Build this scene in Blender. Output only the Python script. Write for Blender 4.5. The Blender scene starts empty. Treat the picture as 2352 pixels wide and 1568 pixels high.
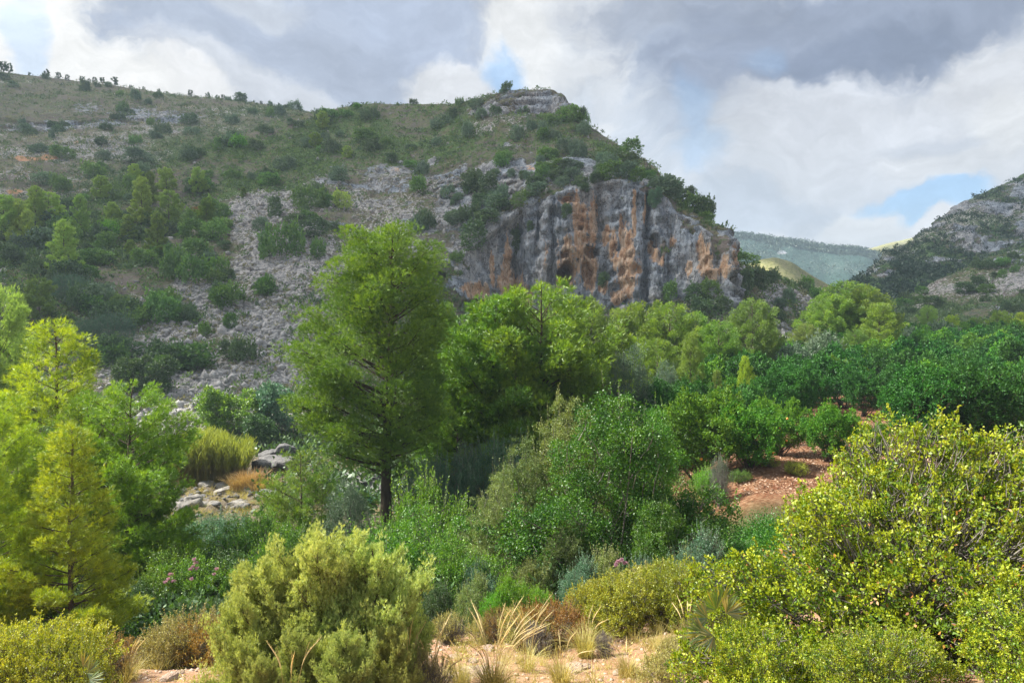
import bpy, math
import numpy as np
from math import radians as R
from mathutils import Vector
PI = math.pi
sc = bpy.context.scene
col = sc.collection

# ------------------------------------------------------------------ camera, sky, sun, exposure
CZ = 12.0                                   # eye height above the datum
F = 1568.0                                  # 24 mm lens: photo units per unit tangent
cam_d = bpy.data.cameras.new('camera'); cam = bpy.data.objects.new('camera', cam_d); col.objects.link(cam)
cam_d.lens = 24; cam_d.sensor_width = 36; cam_d.clip_start = 0.1; cam_d.clip_end = 20000
cam.location = (0, 0, CZ); cam.rotation_euler = (R(90), 0, 0)
sc.camera = cam
sc.render.resolution_x = 1024; sc.render.resolution_y = 682
sc.view_settings.view_transform = 'Standard'; sc.view_settings.look = 'None'
sc.view_settings.exposure = EXPO = 1.5; sc.view_settings.gamma = 1.0
sc.cycles.max_bounces = 9; sc.cycles.diffuse_bounces = 5; sc.cycles.transmission_bounces = 6
sc.cycles.glossy_bounces = 2; sc.cycles.volume_bounces = 0; sc.cycles.transparent_max_bounces = 4
sc.cycles.use_denoising = True; sc.cycles.denoising_prefilter = 'ACCURATE'; sc.cycles.caustics_reflective = False; sc.cycles.caustics_refractive = False

SUN_EL, SUN_AZ = R(48), R(-82)              # azimuth from +Y, clockwise positive: front left
sdir = Vector((math.sin(SUN_AZ)*math.cos(SUN_EL), math.cos(SUN_AZ)*math.cos(SUN_EL), math.sin(SUN_EL)))
sun_d = bpy.data.lights.new('sun', 'SUN'); sun = bpy.data.objects.new('sun', sun_d); col.objects.link(sun)
sun_d.energy = 5.0; sun_d.angle = R(0.5); sun_d.color = (1.0, 0.95, 0.86)
sun.rotation_euler = sdir.to_track_quat('Z', 'Y').to_euler(); sun.location = (0, 0, 60)

def ang(u, v):
    x = (u-1176)/F; z = (784-v)/F
    return math.atan(x), math.atan(z/math.sqrt(1+x*x))
def lin(c):                                  # 8 bit sRGB -> scene linear before exposure
    o = []
    for k in c:
        k /= 255.0
        o.append((k/12.92 if k <= .04045 else ((k+.055)/1.055)**2.4)/2**EXPO)
    return o

class N:                                     # small node helper
    def __init__(s, tree): s.t = tree; s.t.nodes.clear()
    def n(s, typ, **kw):
        nd = s.t.nodes.new(typ)
        ins = kw.pop('ins', {})
        for k, v in kw.items(): setattr(nd, k, v)
        for k, v in ins.items():
            sk = nd.inputs[k]
            if hasattr(v, 'is_linked') or isinstance(v, bpy.types.NodeSocket): s.t.links.new(v, sk)
            else: sk.default_value = v
        return nd
    def math(s, op, a, b=0.0, clamp=False):
        nd = s.n('ShaderNodeMath', operation=op, use_clamp=clamp, ins={0: a, 1: b}); return nd.outputs[0]
    def vmath(s, op, a, b=(0, 0, 0)):
        return s.n('ShaderNodeVectorMath', operation=op, ins={0: a, 1: b}).outputs[0]
    def mix(s, f, a, b, blend='MIX'):
        nd = s.n('ShaderNodeMix', data_type='RGBA', blend_type=blend, ins={0: f, 6: a, 7: b}); return nd.outputs[2]
    def ramp(s, f, stops, interp='LINEAR'):
        nd = s.n('ShaderNodeValToRGB', ins={0: f}); cr = nd.color_ramp; cr.interpolation = interp
        while len(cr.elements) < len(stops): cr.elements.new(0.5)
        for e, (p, c) in zip(cr.elements, stops): e.position = p; e.color = (c[0], c[1], c[2], 1) if hasattr(c, '__len__') else (c, c, c, 1)
        return nd.outputs[0]
    def noise(s, vec, scale, detail=4, rough=.55, lac=2.0, dist=0.0):
        return s.n('ShaderNodeTexNoise', ins={'Vector': vec, 'Scale': scale, 'Detail': detail, 'Roughness': rough, 'Lacunarity': lac, 'Distortion': dist}).outputs
    def smooth(s, x, lo, hi):
        return s.n('ShaderNodeMapRange', interpolation_type='SMOOTHSTEP', ins={0: x, 1: lo, 2: hi, 3: 0.0, 4: 1.0}).outputs[0]

def c4(c): return (c[0], c[1], c[2], 1)

world = bpy.data.worlds.new('World'); sc.world = world; world.use_nodes = True
w = N(world.node_tree)
sky = w.n('ShaderNodeTexSky', sky_type='NISHITA', sun_disc=False, sun_elevation=SUN_EL, sun_rotation=SUN_AZ, altitude=100, air_density=1.0, dust_density=1.6, ozone_density=1.5)
SKYK = 0.10
tc = w.n('ShaderNodeTexCoord').outputs['Generated']
nz1 = w.noise(tc, 5.0, 6, .58)[1]
warp = w.vmath('SCALE', w.vmath('SUBTRACT', nz1, (.5, .5, .5))); warp.node.inputs['Scale'].default_value = .17
dvec = w.vmath('NORMALIZE', w.vmath('ADD', tc, warp))
sp = w.n('ShaderNodeSeparateXYZ', ins={0: dvec}).outputs
az = w.math('ARCTAN2', sp[0], sp[1]); el = w.math('ARCSINE', sp[2])
pv = w.n('ShaderNodeCombineXYZ', ins={0: az, 1: el, 2: 0.0}).outputs[0]
# directional, stretched noises for wisps
wn = w.noise(w.n('ShaderNodeMapping', ins={0: pv, 2: (0, 0, R(-12)), 3: (3.4, 9.0, 1)}).outputs[0], 1.6, 7, .6)[0]
wn2 = w.noise(w.n('ShaderNodeMapping', ins={0: pv, 2: (0, 0, R(10)), 3: (7, 11, 1)}).outputs[0], 1.5, 9, .66)[0]
K10 = 1.0/SKYK
def cc(r, g, b): l = lin((r, g, b)); return (l[0]*K10*1.09, l[1]*K10*1.09, l[2]*K10*1.06, 1)
blue = w.mix(0.55, sky.outputs[0], cc(128, 178, 220))
base = w.mix(w.smooth(wn2, .3, .75), cc(186, 195, 213), cc(226, 229, 236))
# blobs: u, v, ru, rv, rotation, colour, strength, edge
BL = [
 (1730, 420, 520, 190, 8, (214, 219, 229), .8, .5),
 (650, 110, 760, 260, 6, (176, 187, 209), .95, .45),
 (330, 30, 330, 60, 20, (180, 190, 210), .7, .7),
 (960, 60, 240, 110, 0, (178, 190, 214), .7, .7),
 (420, 150, 180, 40, 25, (172, 183, 205), .7, .6),
 (560, 215, 330, 60, 12, (222, 225, 233), .7, .7),
 (560, 20, 200, 40, 0, (206, 212, 224), .7, .7),
 (-40, 60, 330, 260, 0, (252, 252, 253), 1.0, .5),
 (250, 190, 330, 80, 16, (252, 252, 253), 1.0, .55),
 (430, 205, 120, 46, 16, (243, 243, 246), .9, .6),
 (1030, 190, 130, 62, 0, (226, 228, 234), .9, .45),
 (1380, 130, 290, 170, 10, (222, 225, 232), .95, .5),
 (1230, 90, 120, 130, 0, (238, 239, 242), .9, .5),
 (1430, 330, 200, 130, 30, (205, 213, 227), .85, .6),
 (1640, 60, 330, 150, 5, (158, 168, 188), .9, .7),
 (1560, 230, 130, 140, -20, (176, 188, 209), .7, .7),
 (1980, 90, 560, 170, -6, (150, 161, 184), 1.0, .55),
 (1960, 150, 300, 70, -8, (126, 138, 162), .75, .7),
 (1800, 260, 230, 50, 0, (196, 203, 217), .8, .6),
 (2330, 190, 250, 150, -28, (222, 225, 233), 1.0, .4),
 (1960, 300, 420, 110, 5, (216, 220, 230), .9, .5),
 (1700, 500, 260, 70, 0, (196, 206, 222), .85, .6),
 (2250, 350, 260, 80, 0, (226, 229, 236), .8, .6),
 (2200, 300, 200, 30, 0, (198, 205, 219), .7, .7),
]
BLUEB = [(2100, 458, 200, 44, -12, .9, .45), (1172, 168, 66, 66, 0, .75, .8), (60, 90, 50, 110, 0, .45, .8), (1585, 280, 60, 70, 0, .4, .9), (1750, 175, 60, 40, 0, .25, .9), (1600, 380, 90, 60, 0, .45, .9)]
TOPB = [(1985, 505, 85, 48, 0, (228, 231, 237), 1.0, .35), (2180, 505, 210, 46, -24, (232, 234, 240), 1.0, .35), (1385, 275, 60, 32, -20, (226, 229, 236), .8, .7), (1860, 545, 130, 22, 0, (226, 229, 236), .7, .7), (2330, 250, 110, 90, 0, (236, 238, 242), .8, .7)]
def blob(cur, u, v, ru, rv, rot, color, st, edge, vec=pv):
    a, e = ang(u, v)
    ka = 1/(1+((u-1176)/F)**2)
    mp = w.n('ShaderNodeMapping', vector_type='TEXTURE', ins={0: vec, 1: (a, e, 0), 2: (0, 0, R(-rot)), 3: (ru/F*ka, rv/F*math.sqrt(ka), 1)})
    d = w.n('ShaderNodeVectorMath', operation='LENGTH', ins={0: mp.outputs[0]}).outputs['Value']
    dn = w.math('ADD', d, w.math('MULTIPLY', w.math('SUBTRACT', wn2, .5), 1.3))
    m = w.smooth(dn, 1.12, 1.12-edge*.75-.12)
    return w.mix(w.math('MULTIPLY', m, st), cur, color)
c = base
for u, v, ru, rv, rot, colr, st, ed in BL: c = blob(c, u, v, ru, rv, rot, cc(*colr), st, ed)
for u, v, ru, rv, rot, st, ed in BLUEB: c = blob(c, u, v, ru, rv, rot, blue, st, ed)
for u, v, ru, rv, rot, colr, st, ed in TOPB: c = blob(c, u, v, ru, rv, rot, cc(*colr), st, ed)
shade = w.ramp(wn, [(.28, .88), (.5, 1.05), (.72, 1.25)])
c = w.mix(1.0, c, shade, 'MULTIPLY')
wn3 = w.noise(w.n('ShaderNodeMapping', ins={0: pv, 2: (0, 0, R(14)), 3: (14, 26, 1)}).outputs[0], 2.2, 8, .68, 2.0, .4)[0]
c = w.mix(1.0, c, w.ramp(wn3, [(.3, .93), (.5, 1.0), (.7, 1.09)]), 'MULTIPLY')
bg = w.n('ShaderNodeBackground', ins={0: c, 1: SKYK})
wo = w.n('ShaderNodeOutputWorld', ins={0: bg.outputs[0]})
world.cycles.sampling_method = 'MANUAL'; world.cycles.sample_map_resolution = 512

# ------------------------------------------------------------------ numpy helpers
def W(u, v, Y):                              # photo direction at distance Y -> world point
    return ((u-1176)/F*Y, Y, CZ+(784-v)/F*Y)
_perm = np.random.default_rng(7).random(4096)
def _h(ix, iy, iz):
    k = (ix*73856093) ^ (iy*19349663) ^ (iz*83492791)
    k = (k ^ (k >> 13)) * 1274126177
    return _perm[(k ^ (k >> 9)) & 4095]
def vnoise(x, y, z):
    x, y, z = np.broadcast_arrays(x, y, z)
    fx, fy, fz = np.floor(x), np.floor(y), np.floor(z)
    ix, iy, iz = fx.astype(np.int64), fy.astype(np.int64), fz.astype(np.int64)
    a, b, c_ = x-fx, y-fy, z-fz
    a = a*a*(3-2*a); b = b*b*(3-2*b); c_ = c_*c_*(3-2*c_)
    def L(p, q, t): return p+(q-p)*t
    r0 = L(L(_h(ix, iy, iz), _h(ix+1, iy, iz), a), L(_h(ix, iy+1, iz), _h(ix+1, iy+1, iz), a), b)
    r1 = L(L(_h(ix, iy, iz+1), _h(ix+1, iy, iz+1), a), L(_h(ix, iy+1, iz+1), _h(ix+1, iy+1, iz+1), a), b)
    return L(r0, r1, c_)*2-1
def fbm(x, y, z, octv=4, gain=.5, ridged=False):
    s = 0; a = 1; tot = 0
    for k in range(octv):
        n = vnoise(x+17.3*k, y-9.1*k, z+5.7*k)
        if ridged: n = 1-2*np.abs(n)
        s = s+a*n; tot += a; a *= gain; x = x*2.03; y = y*2.03; z = z*2.03
    return s/tot
def sstep(x, lo, hi):
    t = np.clip((x-lo)/(hi-lo), 0, 1); return t*t*(3-2*t)

def make_mesh(name, V, faces, attrs=None, smooth=False, mats=()):
    """faces: list of int arrays (n,k); attrs: {name: per-vertex float array}"""
    me = bpy.data.meshes.new(name)
    V = np.ascontiguousarray(V, dtype=np.float32)
    faces = [f for f in faces if len(f)]
    nl = sum(f.size for f in faces); nf = sum(len(f) for f in faces)
    me.vertices.add(len(V)); me.vertices.foreach_set('co', V.ravel())
    me.loops.add(nl); me.polygons.add(nf)
    me.loops.foreach_set('vertex_index', np.concatenate([f.ravel() for f in faces]).astype(np.int32))
    st = []; o = 0
    for f in faces:
        k = f.shape[1]; st.append(o+np.arange(len(f))*k); o += f.size
    me.polygons.foreach_set('loop_start', np.concatenate(st).astype(np.int32))
    if smooth: me.polygons.foreach_set('use_smooth', np.ones(nf, dtype=bool))
    for k, a in (attrs or {}).items():
        at = me.attributes.new(k, 'FLOAT', 'POINT'); at.data.foreach_set('value', np.ascontiguousarray(a, dtype=np.float32).ravel())
    for m in mats: me.materials.append(m)
    me.update(calc_edges=True)
    return me

class Buf:
    def __init__(s): s.v = []; s.f3 = []; s.f4 = []; s.a = []; s.n = 0
    def add(s, v, f, a):
        s.v.append(v.reshape(-1, 3)); n = len(s.v[-1])
        (s.f3 if f.shape[1] == 3 else s.f4).append(f+s.n)
        s.a.append(np.broadcast_to(np.asarray(a, float), (n,)) if np.ndim(a) == 0 else a.ravel()); s.n += n
    def mesh(s, name, smooth=False):
        fs = [np.concatenate(x) for x in (s.f3, s.f4) if x]
        return make_mesh(name, np.concatenate(s.v), fs, {'var': np.concatenate(s.a)}, smooth)

def norm(a): return a/(np.linalg.norm(a, axis=-1, keepdims=True)+1e-9)
def rdir(rg, n, up=0.0):
    d = rg.normal(size=(n, 3)); d = norm(d); d[:, 2] += up; return norm(d)

def leaves(buf, pos, dirn, length, width, var, rg, kite=True, cup=0.0):
    """one quad (kite) or triangle (needle) per leaf"""
    n = len(pos); L = np.broadcast_to(length, (n,))[:, None]; Wd = np.broadcast_to(width, (n,))[:, None]
    r = rdir(rg, n); side = norm(np.cross(dirn, r))
    if kite:
        nrm = np.cross(side, dirn)
        v = np.stack([pos, pos+dirn*L*.45+side*Wd*.5+nrm*L*cup, pos+dirn*L, pos+dirn*L*.45-side*Wd*.5+nrm*L*cup], 1)
        f = np.arange(n*4).reshape(n, 4)
    else:
        v = np.stack([pos-side*Wd*.5, pos+side*Wd*.5, pos+dirn*L], 1); f = np.arange(n*3).reshape(n, 3)
    buf.add(v, f, np.repeat(var, 4 if kite else 3))

def tubes(buf, P, Rr, sides=5, var=.5, cap=False):
    """P (B,K,3) polylines, Rr (B,K) radii"""
    P = np.asarray(P, float); Rr = np.asarray(Rr, float)
    B, K, _ = P.shape
    T = np.gradient(P, axis=1); T = norm(T)
    ref = np.where(np.abs(T[:, :1, 2:3]) > .9, np.array([[[1., 0, 0]]]), np.array([[[0, 0, 1.]]]))
    X = norm(np.cross(T, ref)); Yv = np.cross(T, X)
    a = np.arange(sides)/sides*2*PI
    v = P[:, :, None]+Rr[:, :, None, None]*(np.cos(a)[None, None, :, None]*X[:, :, None]+np.sin(a)[None, None, :, None]*Yv[:, :, None])
    idx = np.arange(B*K*sides).reshape(B, K, sides)
    nx = np.roll(idx, -1, axis=2)
    f = np.stack([idx[:, :-1], nx[:, :-1], nx[:, 1:], idx[:, 1:]], -1).reshape(-1, 4)
    vv = np.broadcast_to(np.asarray(var, float).reshape(-1, 1, 1), (B, K, sides)) if np.ndim(var) else np.full((B, K, sides), var)
    buf.add(v, f, vv)

def interp_cr(keys, vals, x):
    """Catmull-Rom through rows: keys (n), vals (n,...)"""
    keys = np.asarray(keys, float); vals = np.asarray(vals, float)
    m = np.gradient(vals, keys, axis=0)
    i = np.clip(np.searchsorted(keys, x)-1, 0, len(keys)-2)
    h = keys[i+1]-keys[i]; t = np.clip((x-keys[i])/h, 0, 1)
    return i, t, h, m

# ------------------------------------------------------------------ materials
def leaf_mat(name, cols, transl=.42, gloss=.06, rough=.5, hue=.03, tcol=None):
    m = bpy.data.materials.new(name); m.use_nodes = True; k = N(m.node_tree)
    at = k.n('ShaderNodeAttribute', attribute_name='var').outputs['Fac']
    oi = k.n('ShaderNodeObjectInfo').outputs['Random']
    c_ = k.ramp(at, [(i/(len(cols)-1), x) for i, x in enumerate(cols)])
    hs = k.n('ShaderNodeHueSaturation', ins={'Color': c_, 'Hue': k.math('ADD', .5-hue/2, k.math('MULTIPLY', oi, hue)), 'Value': k.math('ADD', .82, k.math('MULTIPLY', k.math('FRACT', k.math('MULTIPLY', oi, 7.3)), .36))}).outputs[0]
    d = k.n('ShaderNodeBsdfDiffuse', ins={0: hs}).outputs[0]
    tr = k.n('ShaderNodeBsdfTranslucent', ins={0: k.mix(1.0, hs, c4(tcol or (1.25, 1.15, .45)), 'MULTIPLY')}).outputs[0]
    g = k.n('ShaderNodeBsdfGlossy', ins={0: (.8, .85, .8, 1), 'Roughness': rough}).outputs[0]
    s = k.n('ShaderNodeMixShader', ins={0: transl, 1: d, 2: tr}).outputs[0]
    s = k.n('ShaderNodeMixShader', ins={0: gloss, 1: s, 2: g}).outputs[0]
    k.n('ShaderNodeOutputMaterial', ins={0: s}); return m
def bark_mat(name, a, b, scale=6):
    m = bpy.data.materials.new(name); m.use_nodes = True; k = N(m.node_tree)
    tcn = k.n('ShaderNodeTexCoord').outputs['Object']
    v = k.n('ShaderNodeMapping', ins={0: tcn, 3: (1, 1, .25)}).outputs[0]
    nz = k.noise(v, scale, 5, .65)[0]
    c_ = k.ramp(nz, [(.3, a), (.7, b)])
    bp = k.n('ShaderNodeBump', ins={'Strength': .8, 'Distance': .03, 'Height': nz}).outputs[0]
    p = k.n('ShaderNodeBsdfPrincipled', ins={'Base Color': c_, 'Roughness': .9, 'Normal': bp})
    p.inputs['Specular IOR Level'].default_value = .2
    k.n('ShaderNodeOutputMaterial', ins={0: p.outputs[0]}); return m

M = {}
M['pine_near'] = leaf_mat('pine_near', [(.13, .24, .010), (.29, .43, .012), (.58, .70, .03)], .40)
M['pine_big'] = leaf_mat('pine_big', [(.045, .11, .006), (.12, .22, .010), (.28, .40, .018)], .38)
M['pine_mid'] = leaf_mat('pine_mid', [(.06, .15, .009), (.14, .27, .014), (.31, .45, .02)], .4)
M['pine_pale'] = leaf_mat('pine_pale', [(.10, .17, .025), (.19, .29, .035), (.33, .43, .06)], .4, tcol=(1.05, 1.1, .5))
M['pine_far'] = leaf_mat('pine_far', [(.21, .35, .06), (.34, .50, .09), (.50, .66, .12)], .45, tcol=(1, 1.05, .6))  # leaf colours brightened in place of weak sun on the slope pines
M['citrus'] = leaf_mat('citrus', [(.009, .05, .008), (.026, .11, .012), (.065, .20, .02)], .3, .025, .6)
M['citrus_lit'] = leaf_mat('citrus_lit', [(.03, .11, .010), (.075, .23, .014), (.18, .36, .02)], .38, .025, .6)  # lighter copy of citrus, with sunshine put into the leaf colour
M['olive'] = leaf_mat('olive', [(.06, .11, .06), (.11, .17, .10), (.20, .27, .17)], .25, .04, tcol=(1, 1.1, .8))
M['bluegreen'] = leaf_mat('bluegreen', [(.04, .11, .065), (.085, .19, .11), (.16, .28, .16)], .3, tcol=(1, 1.1, .7))
M['lentisk'] = leaf_mat('lentisk', [(.035, .09, .008), (.13, .24, .010), (.34, .43, .015), (.58, .62, .045)], .40, .04, .5, hue=.01)
M['juniper'] = leaf_mat('juniper', [(.21, .28, .08), (.40, .47, .16), (.62, .66, .30)], .38, .03)
M['oak'] = leaf_mat('oak', [(.07, .12, .03), (.16, .23, .06), (.32, .38, .13)], .3, .04)
M['climber'] = leaf_mat('climber', [(.02, .09, .006), (.06, .18, .009), (.17, .32, .014)], .4, .05)
M['green'] = leaf_mat('green', [(.04, .12, .012), (.085, .21, .015), (.19, .34, .022)], .4, .06)
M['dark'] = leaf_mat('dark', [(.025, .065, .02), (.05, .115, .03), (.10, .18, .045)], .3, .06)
M['yellowgreen'] = leaf_mat('yellowgreen', [(.12, .18, .012), (.30, .35, .02), (.52, .53, .05)], .4, .06)
M['bright'] = leaf_mat('bright', [(.05, .18, .006), (.11, .32, .008), (.2, .42, .012)], .45, .05)
M['rustbush'] = leaf_mat('rustbush', [(.14, .08, .02), (.28, .16, .03), (.42, .27, .06)], .3, .03, tcol=(1.1, .9, .5))
M['heather'] = leaf_mat('heather', [(.20, .19, .05), (.36, .34, .10), (.52, .48, .16)], .3, .03, tcol=(1.1, 1, .5))
M['twigs_grey'] = leaf_mat('twigs_grey', [(.12, .09, .09), (.22, .18, .17), (.32, .27, .24)], .1, .03, tcol=(1, 1, 1))
M['straw'] = leaf_mat('straw', [(.40, .30, .10), (.62, .50, .22), (.80, .70, .40)], .35, .05, hue=.01, tcol=(1.1, 1, .6))
M['drygrass'] = leaf_mat('drygrass', [(.22, .22, .06), (.42, .36, .12), (.58, .50, .20)], .35, .03, tcol=(1.1, 1, .5))
M['orangegrass'] = leaf_mat('orangegrass', [(.28, .17, .07), (.42, .28, .13), (.5, .38, .2)], .3, .03, tcol=(1.1, 1, .5))
M['reed'] = leaf_mat('reed', [(.16, .13, .03), (.18, .24, .03), (.28, .36, .07)], .4, .04)
M['palm'] = leaf_mat('palm', [(.05, .12, .02), (.14, .2, .02), (.4, .33, .06)], .4, .12)
M['far_forest'] = leaf_mat('far_forest', [(.03, .07, .045), (.045, .09, .055), (.06, .11, .06)], .1)
M['hill_dark'] = leaf_mat('hill_dark', [(.04, .09, .035), (.08, .15, .055), (.15, .24, .085)], .35, tcol=(1, 1, .6))
M['hill_green'] = leaf_mat('hill_green', [(.06, .15, .03), (.12, .26, .05), (.22, .38, .07)], .4, tcol=(1, 1, .5))
M['hill_blue'] = leaf_mat('hill_blue', [(.07, .14, .085), (.13, .22, .13), (.21, .32, .19)], .35, tcol=(1, 1, .7))
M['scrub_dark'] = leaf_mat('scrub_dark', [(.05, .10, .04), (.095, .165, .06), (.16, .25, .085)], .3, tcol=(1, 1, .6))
M['scrub_green'] = leaf_mat('scrub_green', [(.08, .165, .04), (.14, .25, .055), (.22, .35, .08)], .3, tcol=(1, 1, .6))
M['scrub_dry'] = leaf_mat('scrub_dry', [(.16, .15, .075), (.26, .24, .12), (.38, .34, .18)], .2, tcol=(1, 1, .7))
M['rust'] = leaf_mat('rust', [(.28, .10, .03), (.45, .18, .04), (.55, .32, .06)], .35, tcol=(1, .9, .5))
M['litter'] = leaf_mat('litter', [(.16, .08, .045), (.28, .17, .10), (.40, .28, .19)], .1, tcol=(1, .9, .7))
M['pink'] = leaf_mat('pink', [(.40, .16, .24), (.50, .26, .34), (.58, .36, .40)], .4, tcol=(1, 1, 1))
M['orange_fruit'] = leaf_mat('orange_fruit', [(.8, .25, .01), (.85, .3, .015), (.9, .35, .02)], .1, .1, .3, tcol=(1, 1, 1))
M['bark'] = bark_mat('bark', (.05, .035, .025), (.14, .11, .085))
M['bark_grey'] = bark_mat('bark_grey', (.10, .085, .075), (.26, .235, .21))
M['bark_dark'] = bark_mat('bark_dark', (.035, .026, .02), (.10, .075, .055))

# ------------------------------------------------------------------ ground heightfield
SK = [-1.3, -.6, -.4, -.2, 0, .1, .2, .3, .42, .55, .75, 1.3]
YK = [-40, 0, 5, 9, 12, 14, 18, 24, 27, 31, 40, 50, 65, 90, 130, 300, 1200, 6000]
ZT = [
 [3]*12,
 [-1.6]*12,
 [-3.2, -3.1, -3.1, -3.0, -3.0, -3.0, -2.9, -2.8, -2.7, -2.7, -2.7, -2.7],
 [-4.9, -4.8, -4.8, -4.8, -4.6, -4.6, -4.5, -4.3, -4.1, -4.0, -3.9, -3.9],
 [-5.9, -5.8, -5.8, -5.7, -5.3, -5.2, -5.1, -5.0, -4.7, -4.5, -4.4, -4.4],
 [-6.6, -6.5, -6.5, -6.4, -5.8, -5.7, -5.7, -5.6, -5.2, -4.9, -4.7, -4.7],
 [-7.6, -7.5, -7.5, -7.4, -7.3, -7.3, -7.3, -6.9, -6.2, -5.6, -5.2, -5.1],
 [-8.5, -8.4, -8.4, -8.5, -8.5, -8.4, -7.7, -6.1, -5.8, -5.6, -5.4, -5.2],
 [-8.6, -8.6, -8.6, -8.6, -8.6, -8.4, -7.0, -5.8, -5.7, -5.6, -5.4, -5.1],
 [-8.8, -8.8, -8.8, -8.8, -8.7, -8.3, -6.4, -5.65, -5.6, -5.5, -5.2, -5.0],
 [-9.1, -9.0, -9.0, -9.0, -8.9, -8.0, -6.2, -5.5, -5.35, -5.3, -4.9, -4.5],
 [-9.3, -9.3, -9.2, -9.2, -9.0, -8.0, -6.1, -5.3, -5.0, -4.9, -4.4, -4.0],
 [-10, -9.8, -9.7, -9.6, -9.2, -8, -6, -4.8, -4.1, -3.8, -3.4, -3.0],
 [-12, -12, -12, -12, -11, -9, -6, -4.0, -2.6, -2.0, -1.6, -1.5],
 [-15, -15, -15, -15, -14, -11, -7, -3.0, -.8, -.2, 0, 0],
 [-25, -25, -25, -25, -22, -18, -12, -6, -3, -2, -2, -2],
 [-30]*12,
 [-30]*12]
YK = np.array(YK, float); SK = np.array(SK); ZT = np.array(ZT, float)
def ground_z(x, y, detail=True):
    x = np.atleast_1d(np.asarray(x, float)); y = np.atleast_1d(np.asarray(y, float))
    s = np.clip(x/(np.maximum(y, 0)+5), -1.29, 1.29)
    def herm(K, q):
        i = np.clip(np.searchsorted(K, q)-1, 0, len(K)-2); t = np.clip((q-K[i])/(K[i+1]-K[i]), 0, 1); return i, t
    iy, ty = herm(YK, y); i_s, ts = herm(SK, s); ts = ts*ts*(3-2*ts)*.6+ts*.4
    z = (ZT[iy, i_s]*(1-ts)+ZT[iy, i_s+1]*ts)*(1-ty)+(ZT[iy+1, i_s]*(1-ts)+ZT[iy+1, i_s+1]*ts)*ty
    if detail:
        orch = sstep(s, .2, .3)*sstep(y, 24, 27)
        z = z+fbm(x*.35, y*.35, 0*x, 3)*.22*(1-.5*orch)+fbm(x*1.7, y*1.7, 3+0*x, 4)*.07*(1-.6*orch)
        riv = sstep(y, 30, 36)*(1-sstep(y, 60, 70))*(1-sstep(s, 0, .1))
        z = z+riv*(fbm(x*.8, y*.8, 9+0*x, 3, ridged=True)*.45)
    return CZ+z

def grid_faces(nr, nc):
    i = np.arange(nr*nc).reshape(nr, nc)
    return np.stack([i[:-1, :-1], i[:-1, 1:], i[1:, 1:], i[1:, :-1]], -1).reshape(-1, 4)

def tagit(o, label=None, cat=None, group=None, kind=None):
    if label: o['label'] = label
    if cat: o['category'] = cat
    if group: o['group'] = group
    if kind: o['kind'] = kind
    return o
def link(name, me, mat=None, parent=None, loc=(0, 0, 0), rot=(0, 0, 0), scl=(1, 1, 1)):
    o = bpy.data.objects.new(name, me); col.objects.link(o)
    o.location = loc; o.rotation_euler = rot; o.scale = scl; o.parent = parent
    if mat is not None:
        if len(me.materials) == 0: me.materials.append(None)
        o.material_slots[0].link = 'OBJECT'; o.material_slots[0].material = mat
    return o

ty = np.linspace(-.64, 1, 640); yy = 12*np.sinh(ty*np.arcsinh(1850/12))
tx = np.linspace(-1, 1, 720); xx = 9*np.sinh(tx*np.arcsinh(1460/9))
X, Y = np.meshgrid(xx, yy)
Zg = ground_z(X.ravel(), Y.ravel()).reshape(X.shape)
gs = X/(np.maximum(Y, 0)+5)
att_orch = sstep(gs, .17, .24)*sstep(Y, 23.5, 26)*(1-sstep(Y, 110, 140))
att_near = (1-sstep(Y+fbm(X*.5, Y*.5, 0*X, 3)*2, 13.5, 15.5))
att_riv = sstep(Y, 28, 34)*(1-sstep(Y, 60, 70))*(1-sstep(gs, 0, .12))
ground_me = make_mesh('ground', np.stack([X, Y, Zg], -1).reshape(-1, 3), [grid_faces(*X.shape)[:, ::1]],
                      {'orch': att_orch, 'near': att_near, 'riv': att_riv}, True)

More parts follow.
